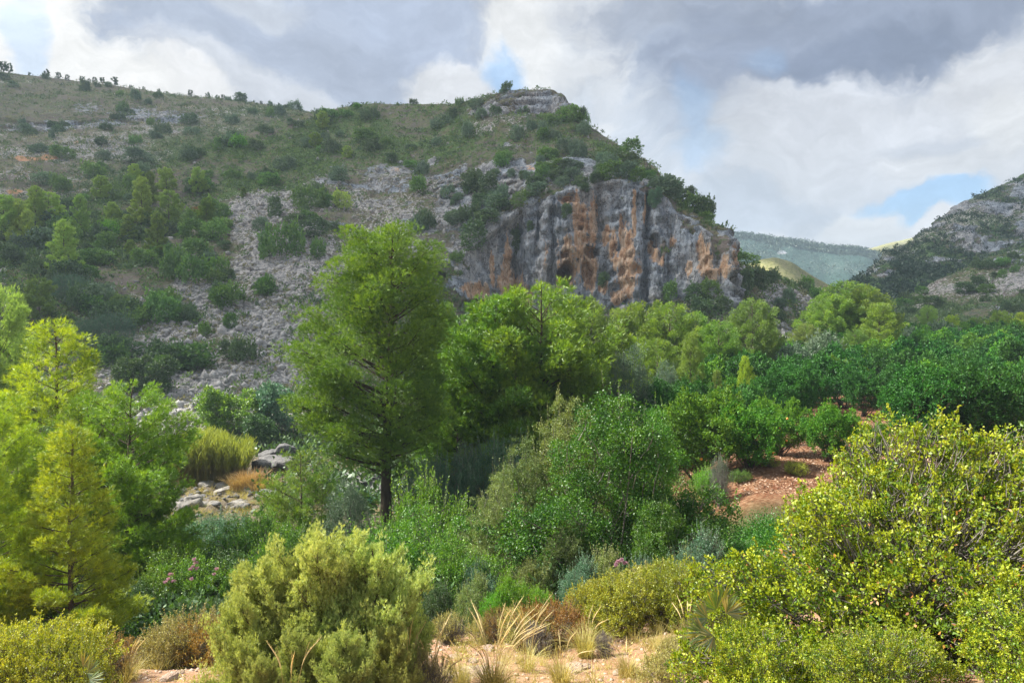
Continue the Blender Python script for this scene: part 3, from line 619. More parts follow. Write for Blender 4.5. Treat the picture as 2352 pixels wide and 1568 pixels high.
def hill_mat(name, scale=1.0, rockc=((.21, .21, .212), (.56, .55, .54)), soilc=(.15, .135, .12), dryc=(.155, .155, .085), greenc=(.09, .145, .045)):
    m = bpy.data.materials.new(name); m.use_nodes = True; k = N(m.node_tree)
    P = k.n('ShaderNodeNewGeometry').outputs['Position']
    P = k.vmath('SCALE', P); P.node.inputs['Scale'].default_value = scale
    A = lambda n: k.n('ShaderNodeAttribute', attribute_name=n).outputs['Fac']
    n0 = k.noise(P, .10, 5, .6)[0]; n1 = k.noise(P, .5, 6, .62)[0]; n2 = k.noise(P, 2.2, 5, .65)[0]
    n3 = k.noise(k.vmath('ADD', P, (31, 7, 3)), 1.1, 6, .65)[0]
    ground_ = k.mix(k.smooth(n1, .38, .6), c4(soilc), c4(dryc))
    ground_ = k.mix(k.smooth(n0, .48, .62), ground_, (soilc[0]*1.2, soilc[1]*1.12, soilc[2]*1.1, 1))
    ground_ = k.mix(k.smooth(n3, .55, .66), ground_, (soilc[0]*.45, soilc[1]*.45, soilc[2]*.5, 1))
    gm = k.smooth(k.math('ADD', n3, k.math('MULTIPLY', A('green'), .26)), .50, .66)
    ground_ = k.mix(gm, ground_, k.ramp(n2, [(.3, [x*.55 for x in greenc]), (.7, [x*1.45 for x in greenc])]))
    # loose stones
    vo = k.n('ShaderNodeTexVoronoi', feature='F1', ins={'Vector': k.vmath('ADD', P, k.vmath('SCALE', k.noise(P, 2.0, 3)[1])), 'Scale': 1.5})
    stone = k.ramp(vo.outputs['Distance'], [(.10, [x*.85 for x in rockc[1]]), (.5, rockc[0])])
    stone = k.mix(k.smooth(n2, .45, .62), stone, k.mix(.5, c4(rockc[1]), (.40, .35, .32, 1)))
    sm_ = k.smooth(k.math('ADD', n2, k.math('MULTIPLY', A('scree'), .40)), .64, .80)
    c_ = k.mix(sm_, ground_, stone)
    # solid rock: upright streaks of grey, bluish grey and black
    Ps = k.n('ShaderNodeMapping', ins={0: P, 3: (1, 1, .16)}).outputs[0]
    s1 = k.noise(Ps, .55, 6, .66)[0]; s2 = k.noise(k.vmath('ADD', Ps, (5, 50, 1)), 1.6, 6, .68)[0]
    rk = k.ramp(s1, [(.30, [x*.68 for x in rockc[0]]), (.43, (.28, .29, .305)), (.56, (.46, .465, .475)), (.70, rockc[1])])
    rk = k.mix(k.smooth(s2, .55, .68), rk, (.66, .62, .59, 1))
    rk = k.mix(k.smooth(s2, .44, .30), rk, (.12, .115, .112, 1))
    hz = k.noise(k.n('ShaderNodeMapping', ins={0: P, 3: (.35, .35, 1.6)}).outputs[0], 1.0, 5, .65)[0]
    rk = k.mix(k.math('MULTIPLY', k.smooth(hz, .42, .34), .6), rk, (.10, .09, .085, 1))
    org = k.ramp(k.noise(Ps, 1.3, 5, .65)[0], [(.3, (.42, .22, .12)), (.5, (.64, .43, .28)), (.7, (.76, .63, .50))])
    org = k.mix(k.smooth(s2, .43, .33), org, (.16, .08, .05, 1))
    blu = k.smooth(k.noise(k.n('ShaderNodeMapping', ins={0: P, 3: (1, 1, .4)}).outputs[0], .12, 3, .5)[0], .42, .6)
    rk = k.mix(k.math('MULTIPLY', blu, .65), rk, k.mix(1.0, rk, (.86, 1.0, 1.16, 1), 'MULTIPLY'))
    for sc_, wd_, zz in ((.55, .018, .35), (1.5, .022, .5)):
        cn = k.noise(k.n('ShaderNodeMapping', ins={0: P, 3: (1, 1, zz)}).outputs[0], sc_, 5, .6)[0]
        crk = k.smooth(k.math('ABSOLUTE', k.math('SUBTRACT', cn, .5)), wd_, 0.0)
        rk = k.mix(k.math('MULTIPLY', crk, .75), rk, (.03, .028, .028, 1)); org = k.mix(k.math('MULTIPLY', crk, .6), org, (.09, .045, .03, 1))
    st = k.smooth(k.math('ADD', A('stain'), k.math('ADD', k.math('MULTIPLY', k.math('SUBTRACT', s2, .5), 1.6), k.math('MULTIPLY', k.math('SUBTRACT', s1, .5), 1.2))), .42, .66)
    rk = k.mix(st, rk, org)
    rm = k.smooth(k.math('ADD', A('rock'), k.math('MULTIPLY', k.math('SUBTRACT', n1, .5), 1.7)), .42, .58)
    c_ = k.mix(rm, c_, rk)
    so = k.smooth(A('soil'), .35, .6); c_ = k.mix(so, c_, (.46, .26, .15, 1))
    bp = k.n('ShaderNodeBump', ins={'Strength': 1.0, 'Distance': .5/scale, 'Height': k.math('ADD', n2, k.math('MULTIPLY', k.math('MULTIPLY', s2, rm), 1.5))}).outputs[0]
    p = k.n('ShaderNodeBsdfPrincipled', ins={'Base Color': c_, 'Roughness': .95, 'Normal': bp}); p.inputs['Specular IOR Level'].default_value = .1
    k.n('ShaderNodeOutputMaterial', ins={0: p.outputs[0]}); return m
HM = hill_mat('mountain')
HM3 = hill_mat('mountain_right', .7, greenc=(.075, .135, .05), dryc=(.16, .165, .08))
HMF = hill_mat('hill_far', .25, greenc=(.045, .09, .075), dryc=(.07, .11, .08), soilc=(.08, .105, .09))  # bluish base colours put some of the distance haze into the hill
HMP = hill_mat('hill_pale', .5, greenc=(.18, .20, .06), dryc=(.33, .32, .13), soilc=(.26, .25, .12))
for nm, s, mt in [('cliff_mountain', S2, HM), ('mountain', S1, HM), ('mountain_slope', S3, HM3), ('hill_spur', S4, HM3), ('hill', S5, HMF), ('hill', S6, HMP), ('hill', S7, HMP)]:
    o = link(nm, s.me, mt); tagit(o, kind='structure'); s.o = o

# ------------------------------------------------------------------ unseen cloud added above the frame to shade the mountains, haze, river pool
def cloud():
    H = 900.0
    off = Vector((sdir.x, sdir.y))*(H/sdir.z)
    n = 110
    gx = np.linspace(-900, 1000, n); gy = np.linspace(50, 550, 150)
    Xg, Yg = np.meshgrid(gx, gy)
    # shade boundary on the ground: starts behind the valley trees
    edge = 60+fbm(Xg*.02, Yg*.02, 0*Xg, 2)*(6-4*sstep(Xg, -6, 12))+22*sstep(Xg, -6, 12)+24*sstep(Xg, 88, 100)
    m = sstep(Yg, edge-4, edge+16)*sstep(-Yg, -540, -500)*sstep(Xg, -900, -800)*sstep(-Xg, -1000, -900)
    gap = np.exp(-(((Xg-165)/70)**2+((Yg-430)/80)**2)); m = m*(1-sstep(gap, .35, .6))  # hole shaped so the sun reaches the pale hill
    keep = m > .3
    inn = sstep(Yg, edge+30, edge+260); th = 8+inn*(70+fbm(Xg*.01, Yg*.01, 0*Xg, 4)*40)
    bot = H+fbm(Xg*.012, Yg*.012, 5+0*Xg, 4)*14*inn; top = bot+np.maximum(th, 6)
    V = np.concatenate([np.stack([Xg+off.x, Yg+off.y, bot], -1).reshape(-1, 3), np.stack([Xg+off.x, Yg+off.y, top], -1).reshape(-1, 3)])
    q = grid_faces(150, n); kf = keep.reshape(-1)[q].sum(1) >= 3; q = q[kf]
    N_ = n*150
    e = np.concatenate([q[:, [0, 1]], q[:, [1, 2]], q[:, [2, 3]], q[:, [3, 0]]])
    es = np.sort(e, 1); _, inv, cnt = np.unique(es[:, 0]*N_+es[:, 1], return_inverse=True, return_counts=True)
    b = e[cnt[inv] == 1]
    side = np.stack([b[:, 0], b[:, 1], b[:, 1]+N_, b[:, 0]+N_], 1)
    me = make_mesh('cloud', V, [np.concatenate([q[:, ::-1], q+N_, side])], smooth=True)
    m_ = bpy.data.materials.new('cloud'); m_.use_nodes = True; k = N(m_.node_tree)
    s = k.n('ShaderNodeMixShader', ins={0: .95, 1: k.n('ShaderNodeBsdfDiffuse', ins={0: (.98, .98, .98, 1)}).outputs[0], 2: k.n('ShaderNodeBsdfTranslucent', ins={0: (.98, .99, 1.0, 1)}).outputs[0]}).outputs[0]
    s = k.n('ShaderNodeMixShader', ins={0: .36, 1: s, 2: k.n('ShaderNodeBsdfTransparent').outputs[0]}).outputs[0]
    k.n('ShaderNodeOutputMaterial', ins={0: s})
    return tagit(link('cloud', me, m_), 'broad grey unseen cloud overhead, added to shade the mountains', 'cloud', kind='stuff')
cloud()

HAZE = 0.0004
def haze():
    x0, x1, y0, y1, z0, z1 = -1500, 1500, -320, 1900, CZ-33, 215
    v = np.array([[x, y, z] for z in (z0, z1) for y in (y0, y1) for x in (x0, x1)], float)
    f = np.array([[0, 2, 3, 1], [4, 5, 7, 6], [0, 1, 5, 4], [2, 6, 7, 3], [0, 4, 6, 2], [1, 3, 7, 5]])
    me = make_mesh('haze', v, [f])
    m_ = bpy.data.materials.new('haze'); m_.use_nodes = True; k = N(m_.node_tree)
    pv_ = k.n('ShaderNodeVolumePrincipled', ins={'Color': (.62, .78, .95, 1), 'Density': HAZE, 'Anisotropy': .2})
    k.n('ShaderNodeOutputMaterial', ins={'Volume': pv_.outputs[0]})
    tagit(link('haze', me, m_), kind='stuff')
haze()

# ------------------------------------------------------------------ plant builders
def limb_tree(seed, H, prof, z0, nl, rise, sub, rc, ntuft, nneed, nlen, nwid, flat=.65, trunk_r=.13, inner=.3, bare=0, spread=.55, sag=.15, up=.35, shell=.55, trunk_sides=8, kite=False, top=.97, twig_r=.012, lean=0.0, jit=.2, minclump=0):
    """prof(t, az) -> limb length at height fraction t. Returns trunk mesh, crown mesh."""
    rg = np.random.default_rng(seed)
    tr = Buf(); cr = Buf()
    K = 12; t = np.linspace(0, 1, K)
    wob = np.cumsum(rg.normal(size=(K, 2))*H*.006, 0)*t[:, None]
    tp = np.stack([wob[:, 0]+lean*t*H, wob[:, 1], -.25+t*(H*top+.25)], 1)
    rad = trunk_r*(1-t*.93)+.01; rad[0] *= 1.35
    tubes(tr, tp[None], rad[None], trunk_sides, rg.random())
    tw = (z0+(top-z0)*(np.arange(nl)+rg.random(nl)*.8)/nl)
    az = np.arange(nl)*2.39996+rg.normal(size=nl)*.35
    LP, LR, SP, SR, CC, CR = [], [], [], [], [], []
    for i in range(nl):
        L = prof(tw[i], az[i])*rg.uniform(1-jit*1.3, 1+jit*.5)*(1+.16*math.sin(3*az[i]+seed+tw[i]*17))
        if L < .06*rc: L = rc*.5
        hz = tw[i]*H; up_ = rise(tw[i])
        zs = max(hz-up_*L*.75, z0*H*.75)
        s = np.linspace(0, 1, 7)
        c, d = math.cos(az[i]), math.sin(az[i])
        bx = np.interp(zs, tp[:, 2], tp[:, 0]); by = np.interp(zs, tp[:, 2], tp[:, 1])
        curl = rg.normal()*.12*L*s**2
        pts = np.stack([bx+c*L*s-d*curl, by+d*L*s+c*curl, zs+(hz-zs)*s+L*sag*(s*s-s)+L*.05*s**2], 1)
        r0 = trunk_r*(.34*(1-tw[i]*.6))*min(1.0, .45+L/ (H*.3)); LP.append(pts); LR.append(r0*(1-.85*s)+.004)
        ns = max(2, int(sub*L/(H*.2)+.5)) if L > rc else 1
        for j in range(ns):
            q = inner+(1-inner)*(j+rg.random()*.7)/ns; q = min(q, 1)
            base = np.array([np.interp(q, s, pts[:, k]) for k in range(3)])
            if tw[i] < bare: continue
            side = (1 if j % 2 else -1)*spread*(1.15-.5*q)*rg.uniform(.5, 1.2)
            a2 = az[i]+side; l2 = max(rc*.7, L*(.55-.38*q)*rg.uniform(.7, 1.2))
            e = base+np.array([math.cos(a2)*l2, math.sin(a2)*l2, l2*up*rg.uniform(.3, 1.3)])
            mid = (base+e)/2+np.array([0, 0, -.06*l2])
            SP.append([base, mid, e]); SR.append([r0*.35+.003, r0*.22+.003, twig_r*.4])
            CC.append(e); CR.append(rc*rg.uniform(.7, 1.25))
            if l2 > rc*1.6: CC.append(mid+(e-mid)*.25+rg.normal(size=3)*rc*.25); CR.append(rc*rg.uniform(.6, .95))
        CC.append(pts[-1]); CR.append(rc*rg.uniform(.7, 1.15))
    CC.append([tp[-1, 0], tp[-1, 1], H*top]); CR.append(rc*.7)
    tubes(tr, LP, LR, 5, .5)
    if SP: tubes(tr, SP, SR, 3, .5)
    CC = np.array(CC); CR = np.array(CR); nC = len(CC)
    nt = ntuft
    cid = np.repeat(np.arange(nC), nt); n = len(cid)
    d = rdir(rg, n, .25)
    rr = CR[cid]*(shell+(1-shell)*rg.random(n))**.8*rg.uniform(.6, 1.05, n)
    off = d*rr[:, None]*np.array([1, 1, flat])
    pos = CC[cid]+off
    rad_out = norm(np.concatenate([CC[cid][:, :2]-tp[0, :2], np.zeros((n, 1))], 1))
    tdir = norm(d*.8+rad_out*.35+np.array([0, 0, up+.1])+rg.normal(size=(n, 3))*.25)
    var_c = rg.random(nC)*.5; var_t = np.clip(var_c[cid]*.9+rg.random(n)*.3+.25*(rr/CR[cid])**2, 0, 1)
    m = np.repeat(np.arange(n), nneed)
    nd = norm(tdir[m]+rg.normal(size=(len(m), 3))*.42)
    leaves(cr, pos[m]+rg.normal(size=(len(m), 3))*nlen*.12, nd, nlen*rg.uniform(.7, 1.15, len(m)), nwid, np.clip(var_t[m]+rg.normal(size=len(m))*.06, 0, 1), rg, kite)
    return tr.mesh('trunk', True), cr.mesh('crown')

def bush(seed, lobes, ncl, rc, nleaf, ll, lw, flat=.8, up=.3, shell=.35, stem_r=.03, stems=14, twigs=.3, sprig=0, sprig_len=.25, base=(0, 0), gravity=0.0, zmin=.03, contrast=.5, kite=True, twig_r=.006, cup=.1, spike=0.0, bare_in=0.0, lumps=0, lump_r=.4):
    rg = np.random.default_rng(seed); st = Buf(); cr = Buf()
    L = np.array(lobes, float); L0 = L
    if lumps:
        k = rg.integers(len(L), size=lumps); dl = rdir(rg, lumps, .45); r_ = lump_r*rg.uniform(.6, 1.25, lumps)
        cl_ = L[k, :3]+dl*L[k, 3:6]*rg.uniform(.75, 1.0, lumps)[:, None]; cl_[:, 2] = np.maximum(cl_[:, 2], .15)
        L = np.vstack([L*np.array([1, 1, 1, .86, .86, .86]), np.concatenate([cl_, r_[:, None], r_[:, None], r_[:, None]*rg.uniform(.7, 1.3, (lumps, 1))], 1)])
    vol = L[:, 3]*L[:, 4]*L[:, 5]; p = vol**.75/np.sum(vol**.75)
    li = rg.choice(len(L), ncl, p=p); d = rdir(rg, ncl, .15)
    rf = (.35+.65*rg.random(ncl)**.55)
    C = L[li, :3]+d*L[li, 3:6]*rf[:, None]
    # drop clumps deep inside another lobe
    q = (((C[:, None]-L[None, :, :3])/(L[None, :, 3:6]*(.55+bare_in)))**2).sum(-1).min(1)
    keep = (q > 1) | (rg.random(ncl) < .35); C = C[keep]; C = C[C[:, 2] > zmin+rc*.3]; nC = len(C)
    CR = rc*rg.uniform(.6, 1.3, nC)
    out = norm(C-np.array([base[0], base[1], L[:, 2].mean()*.5]))
    cid = np.repeat(np.arange(nC), nleaf); n = len(cid)
    dd = norm(rdir(rg, n)+out[cid]*.5)
    rr = CR[cid]*(shell+(1-shell)*rg.random(n))
    pos = C[cid]+dd*rr[:, None]*np.array([1, 1, flat])
    if gravity: pos[:, 2] -= rr*gravity*rg.random(n)
    ld = norm(dd*.7+rg.normal(size=(n, 3))*.55+np.array([0, 0, up]))
    vc = rg.random(nC)*contrast
    var = np.clip(vc[cid]+rg.random(n)*(1-contrast), 0, 1)
    ok = pos[:, 2] > .02
    leaves(cr, pos[ok], ld[ok], ll*rg.uniform(.6, 1.2, ok.sum()), lw*rg.uniform(.7, 1.2, ok.sum()), var[ok], rg, kite, cup)
    if sprig:
        k = rg.choice(nC, sprig); o = C[k]+out[k]*CR[k][:, None]*.5
        sd = norm(out[k]*.6+np.array([0, 0, .7+spike])+rg.normal(size=(sprig, 3))*.3); sl = sprig_len*rg.uniform(.5, 1.3, sprig)
        s = np.linspace(0, 1, 4); P = o[:, None]+sd[:, None]*sl[:, None, None]*s[None, :, None]
        tubes(st, P, np.broadcast_to(twig_r*(1-.7*s), (sprig, 4)), 3, .5)
        m = 14; idx = np.repeat(np.arange(sprig), m); f = rg.random(len(idx))*.85+.15
        lp = o[idx]+sd[idx]*(sl[idx]*f)[:, None]
        ldd = norm(sd[idx]*.6+rg.normal(size=(len(idx), 3))*.6)
        leaves(cr, lp, ldd, ll*rg.uniform(.6, 1.1, len(idx)), lw, np.clip(.55+rg.random(len(idx))*.45, 0, 1), rg, kite, cup)
    # stems from the base to clumps, with twigs
    k = rg.choice(nC, min(stems, nC), replace=False); s = np.linspace(0, 1, 6)
    b0 = np.array([base[0], base[1], -.15])+np.concatenate([rg.normal(size=(len(k), 2))*L[:, 3].max()*.12, np.zeros((len(k), 1))], 1)
    e = C[k]; ctrl = (b0+e)/2*np.array([1, 1, .9])+(b0-e)*np.array([.12, .12, 0])+rg.normal(size=(len(k), 3))*.06*L[:, 5].max()
    P = ((1-s)**2)[None, :, None]*b0[:, None]+(2*s*(1-s))[None, :, None]*ctrl[:, None]+(s**2)[None, :, None]*e[:, None]
    tubes(st, P, stem_r*rg.uniform(.5, 1.2, (len(k), 1))*(1-.82*s)[None], 5, .5)
    nt = int(nC*twigs)
    if nt > 3:
        k = rg.choice(nC, nt); e = C[k]+rg.normal(size=(nt, 3))*CR[k][:, None]*.5; b = e-out[k]*CR[k][:, None]*2.2+rg.normal(size=(nt, 3))*rc*.6-np.array([0, 0, rc*.5])
        mid = (b+e)/2+rg.normal(size=(nt, 3))*rc*.3
        tubes(st, np.stack([b, mid, e], 1), np.broadcast_to(np.array([twig_r*1.6, twig_r*1.1, twig_r*.4]), (nt, 3)), 3, .5)
    return st.mesh('stems', True), cr.mesh('foliage')

def blades(buf, rg, n, R0, H, wid, lean=.5, K=6, var=(0, 1), spread=1.0, hmin=.5):
    """arched grass blades from a tuft base"""
    a = rg.random(n)*2*PI; r = R0*np.sqrt(rg.random(n)); h = H*rg.uniform(hmin, 1, n)
    b = np.stack([r*np.cos(a), r*np.sin(a), 0*r], 1)
    a2 = a+rg.normal(size=n)*.5; ln = lean*rg.uniform(.1, 1.2, n)*spread
    s = np.linspace(0, 1, K)
    hor = (s[None]**1.8)*(h*ln)[:, None]; z = h[:, None]*(s[None]-.35*ln[:, None]*s[None]**3)
    P = b[:, None]+np.stack([np.cos(a2)[:, None]*hor, np.sin(a2)[:, None]*hor, z], -1)
    sd = np.stack([-np.sin(a2+rg.normal(size=n)*.8), np.cos(a2), 0*a], 1); sd = norm(sd)
    wv = wid*(1-s**2*.9)*rg.uniform(.7, 1.2, n)[:, None]
    Lf = P-sd[:, None]*wv[..., None]/2; Rt = P+sd[:, None]*wv[..., None]/2
    v = np.stack([Lf, Rt], 2); idx = np.arange(n*K*2).reshape(n, K, 2)
    f = np.stack([idx[:, :-1, 0], idx[:, :-1, 1], idx[:, 1:, 1], idx[:, 1:, 0]], -1).reshape(-1, 4)
    vr = var[0]+(var[1]-var[0])*rg.random(n)
    buf.add(v, f, np.broadcast_to(vr[:, None, None], (n, K, 2)))
    return P

def rock_mesh(seed, sub=4, rough=.42):
    import bmesh
    bm = bmesh.new(); bmesh.ops.create_icosphere(bm, subdivisions=sub, radius=1)
    v = np.array([x.co[:] for x in bm.verts]); f = np.array([[q.index for q in p.verts] for p in bm.faces]); bm.free()
    o = seed*7.7
    # cut planes give facets
    rg = np.random.default_rng(seed)
    for _ in range(9):
        n = rdir(rg, 1)[0]; d = rg.uniform(.5, .85); h = v@n-d; v = v-np.where(h[:, None] > 0, h[:, None]*n*.85, 0)
    d = fbm(v[:, 0]*1.6+o, v[:, 1]*1.6, v[:, 2]*1.6, 4)*rough
    v = v*(1+d[:, None]+fbm(v[:, 0]*5+o, v[:, 1]*5, v[:, 2]*7, 3, ridged=True)[:, None]*.06); v[:, 2] *= .7
    return make_mesh('rock', v, [f], {'var': rg.random(len(v))}, False)
def rock_mat(name, a, b, stain=(.5, .3, .18)):
    m = bpy.data.materials.new(name); m.use_nodes = True; k = N(m.node_tree)
    P = k.n('ShaderNodeTexCoord').outputs['Object']; n1 = k.noise(P, 2.2, 6, .65)[0]; n2 = k.noise(P, 9, 5, .7)[0]
    c_ = k.ramp(n1, [(.3, a), (.65, b)]); c_ = k.mix(k.smooth(n2, .58, .7), c_, c4(stain)); c_ = k.mix(k.smooth(n2, .4, .3), c_, (a[0]*.4, a[1]*.4, a[2]*.4, 1))
    bp = k.n('ShaderNodeBump', ins={'Strength': .8, 'Distance': .12, 'Height': k.math('ADD', n1, k.math('MULTIPLY', n2, .4))}).outputs[0]
    p = k.n('ShaderNodeBsdfPrincipled', ins={'Base Color': c_, 'Roughness': .9, 'Normal': bp}); p.inputs['Specular IOR Level'].default_value = .2
    k.n('ShaderNodeOutputMaterial', ins={0: p.outputs[0]}); return m
M['rock_grey'] = rock_mat('rock_grey', (.07, .07, .072), (.19, .185, .18), (.22, .17, .13))
M['rock_scree'] = rock_mat('rock_scree', (.16, .155, .15), (.42, .41, .40), (.34, .28, .22))
M['rock_white'] = rock_mat('rock_white', (.15, .14, .125), (.31, .295, .27), (.40, .28, .20))
M['rock_warm'] = rock_mat('rock_warm', (.34, .22, .15), (.54, .43, .35))
ROCKS = [rock_mesh(i) for i in range(5)]

# ------------------------------------------------------------------ prototypes
def conic(R0, z0, p=.8, top=.05):
    return lambda t, a: R0*(max(0, 1-(t-z0)/(1-z0)))**p+top
def dome(R0, z0, peak=.35, top=.1):
    def f(t, a):
        s = (t-z0)/(1-z0)
        return R0*(math.sin(min(1, (s+.12)/peak)*PI/2) if s < peak else max(0, 1-((s-peak)/(1-peak))**2.2)**.6)+top
    return f
# the tall pine: left and right outline measured from the photograph, in metres
BH = 14.1
_vl = [(510, 20, 20), (522, 60, 50), (545, 82, 60), (570, 92, 78), (600, 128, 96), (640, 148, 112), (700, 176, 118), (760, 190, 122), (800, 205, 122), (850, 205, 130), (880, 200, 135), (930, 190, 140), (960, 180, 130), (1000, 160, 110), (1040, 110, 80), (1080, 60, 60), (1205, 0, 0)]
def bigprof(t, a):
    v = 1205-t*(1205-510); U = .0202
    l = np.interp(v, [q[0] for q in _vl], [q[1] for q in _vl])*U; r = np.interp(v, [q[0] for q in _vl], [q[2] for q in _vl])*U
    c = math.cos(a); return float(((l if c < 0 else r)*abs(c)+(l+r)/2*.85*(1-abs(c)))*(.86 if v > 620 else .95))
P_BIG = limb_tree(11, BH, bigprof, .19, 125, lambda t: .25+.9*t**1.5, 5, .80, 76, 12, .14, .0145, flat=.55, trunk_r=.27, inner=.36, bare=.26, up=.4, jit=.24, shell=.8)
P_NEAR = limb_tree(21, 5.0, conic(1.35, .08, .9, .05), .06, 84, lambda t: .35+.5*t, 9, .20, 18, 9, .10, .0085, flat=.8, trunk_r=.055, inner=.28, up=.5, jit=.25, twig_r=.006)
P_YOUNG = limb_tree(31, 7.0, dome(2.0, .10, .35, .1), .08, 80, lambda t: .3+.6*t, 9, .28, 16, 8, .13, .014, flat=.7, trunk_r=.09, inner=.3, up=.45, jit=.25)
P_YOUNG2 = limb_tree(33, 7.0, conic(1.9, .10, .72, .1), .08, 74, lambda t: .3+.6*t, 9, .28, 16, 8, .13, .014, flat=.7, trunk_r=.09, inner=.3, up=.45, jit=.3)
P_MID = limb_tree(41, 9.0, dome(2.5, .14, .45, .15), .14, 74, lambda t: .3+.8*t, 7, .46, 20, 7, .19, .03, flat=.7, trunk_r=.14, inner=.35, up=.4, jit=.3, shell=.75)
P_MID2 = limb_tree(42, 9.0, conic(2.6, .12, .6, .2), .12, 74, lambda t: .35+.7*t, 7, .44, 20, 7, .19, .03, flat=.7, trunk_r=.14, inner=.35, up=.5, jit=.35, shell=.75)
P_WISP = limb_tree(45, 4.2, dome(.95, .12, .4, .08), .12, 50, lambda t: .6+.5*t, 7, .17, 9, 7, .10, .010, flat=1.0, trunk_r=.03, inner=.3, up=.9, jit=.4, twig_r=.005)
P_HILL = limb_tree(51, 8.0, dome(2.1, .12, .4, .15), .14, 42, lambda t: .3+.8*t, 6, .50, 15, 4, .32, .10, flat=.75, trunk_r=.13, inner=.4, up=.4, jit=.35)
P_HILL2 = limb_tree(52, 8.0, conic(2.2, .12, .65, .2), .1, 44, lambda t: .35+.7*t, 6, .48, 15, 4, .32, .10, flat=.75, trunk_r=.13, inner=.35, up=.4, jit=.35)
P_TINY = limb_tree(53, 4.0, dome(1.1, .2, .5, .1), .2, 16, lambda t: .5+.8*t, 4, .30, 8, 3, .32, .14, trunk_r=.1, inner=.4, jit=.4)
P_CITRUS = bush(61, [(0,0,1.5,1.7,1.7,1.35),(.8,.3,1.6,1.1,1.1,1.2),(-.8,-.2,1.5,1.1,1.2,1.2),(0,-.8,1.2,1.2,1.0,1.0),(.3,.5,2.1,.9,.9,.9)], 600, .20, 46, .10, .055, lumps=14, lump_r=.5, stems=16, stem_r=.05, sprig=120, sprig_len=.35, contrast=.45)
P_CITRUS2 = bush(62, [(0,0,1.4,1.6,1.6,1.25),(-.5,.5,1.9,1.0,1.0,1.0),(.9,-.3,1.3,1.1,1.1,1.0),(-.8,-.5,1.2,1.1,1.0,1.0)], 580, .20, 46, .10, .055, lumps=14, lump_r=.5, stems=16, stem_r=.05, sprig=140, sprig_len=.45, contrast=.45, spike=.5)
P_CITRUS_FAR = bush(63, [(0,0,1.5,1.8,1.8,1.4),(.8,.3,1.7,1.2,1.2,1.2),(-.8,-.2,1.6,1.2,1.2,1.2)], 440, .26, 24, .16, .09, lumps=12, lump_r=.55, stems=8, stem_r=.05, sprig=50, sprig_len=.4, contrast=.45)
P_OLIVE = bush(71, [(0,0,2.6,1.5,1.4,1.5),(-.8,.2,2.2,1.1,1.1,1.2),(.9,0,2.0,1.1,1.1,1.3),(.1,.2,3.4,1.0,1.0,1.0)], 680, .22, 46, .085, .026, lumps=16, lump_r=.5, stems=12, stem_r=.07, sprig=240, sprig_len=.45, contrast=.55, up=.4)
P_OLIVE_FAR = bush(72, [(0,0,2.4,1.6,1.6,1.5),(-1,.2,2.2,1.1,1.1,1.2),(1.0,0,1.9,1.1,1.1,1.3)], 320, .36, 26, .18, .08, stems=8, stem_r=.07, sprig=80, sprig_len=.5, contrast=.55)
P_ROUND = bush(73, [(0,0,1.1,1.5,1.3,1.1),(.6,0,1.2,1.1,1.1,1.0),(-.7,.1,1.0,1.1,1.0,1.0)], 560, .20, 50, .075, .02, stems=14, sprig=300, sprig_len=.4, contrast=.5, up=.5, spike=.3)
P_OAK = bush(81, [(0,0,2.6,1.3,1.3,1.6),(-1.1,0,1.6,1.2,1.2,1.4),(1.1,.2,1.6,1.2,1.2,1.3),(-.2,.2,3.9,.75,.75,1.2),(-1.0,.3,2.9,.7,.7,.9),(0,-.6,1.2,1.4,1.0,1.0)], 1150, .18, 80, .042, .027, lumps=22, lump_r=.55, stems=18, stem_r=.06, sprig=520, sprig_len=.4, contrast=.5, spike=.4)
P_IVY = bush(82, [(0,0,1.9,1.45,1.3,1.6),(-.8,-.2,1.3,1.1,1.0,1.2),(.9,-.1,1.3,1.1,1.0,1.2),(0,-.6,.9,1.5,1.0,.9),(-.1,0,2.9,.8,.8,.9)], 1200, .18, 92, .042, .028, lumps=22, lump_r=.5, stems=8, gravity=1.6, sprig=200, sprig_len=.25, contrast=.5)
P_SHRUB = bush(83, [(0,0,.9,1.1,1.0,1.0),(-.6,.1,.8,.8,.8,.8),(.6,-.1,.8,.8,.8,.9),(.1,.1,1.5,.6,.6,.7)], 620, .14, 52, .045, .028, lumps=12, lump_r=.35, stems=14, sprig=320, sprig_len=.35, contrast=.5, spike=.3)
P_SHRUB2 = bush(84, [(0,0,1.0,.9,.9,1.0),(-.5,.1,1.3,.6,.6,.8),(.5,0,.8,.7,.7,.8)], 420, .15, 50, .05, .026, stems=14, sprig=320, sprig_len=.45, contrast=.5, spike=.8, twig_r=.005)
P_LENT = bush(91, [(.3,0,1.4,1.9,1.6,1.3),(-1.2,-.2,.85,1.3,1.2,.95),(1.4,.1,1.7,1.4,1.2,1.2),(.3,-.9,1.0,1.7,.9,1.0),(-1.9,-.5,.5,.9,.9,.7),(.7,.5,2.1,1.2,1.0,.7)], 5200, .105, 26, .045, .028, flat=.75, stems=130, stem_r=.045, sprig=1500, sprig_len=.14, contrast=.64, shell=.3, twigs=1.5, lumps=34, lump_r=.48, twig_r=.0045, up=.5, cup=.18, spike=.2)
P_LENT2 = bush(92, [(0,0,.8,1.1,1.0,.8),(-.6,-.1,.6,.8,.8,.6),(.6,.1,.7,.8,.8,.7)], 1500, .085, 22, .036, .022, flat=.8, stems=50, stem_r=.02, sprig=900, sprig_len=.15, contrast=.7, shell=.3, twigs=.8, lumps=12, lump_r=.28, twig_r=.004, up=.5, cup=.18)
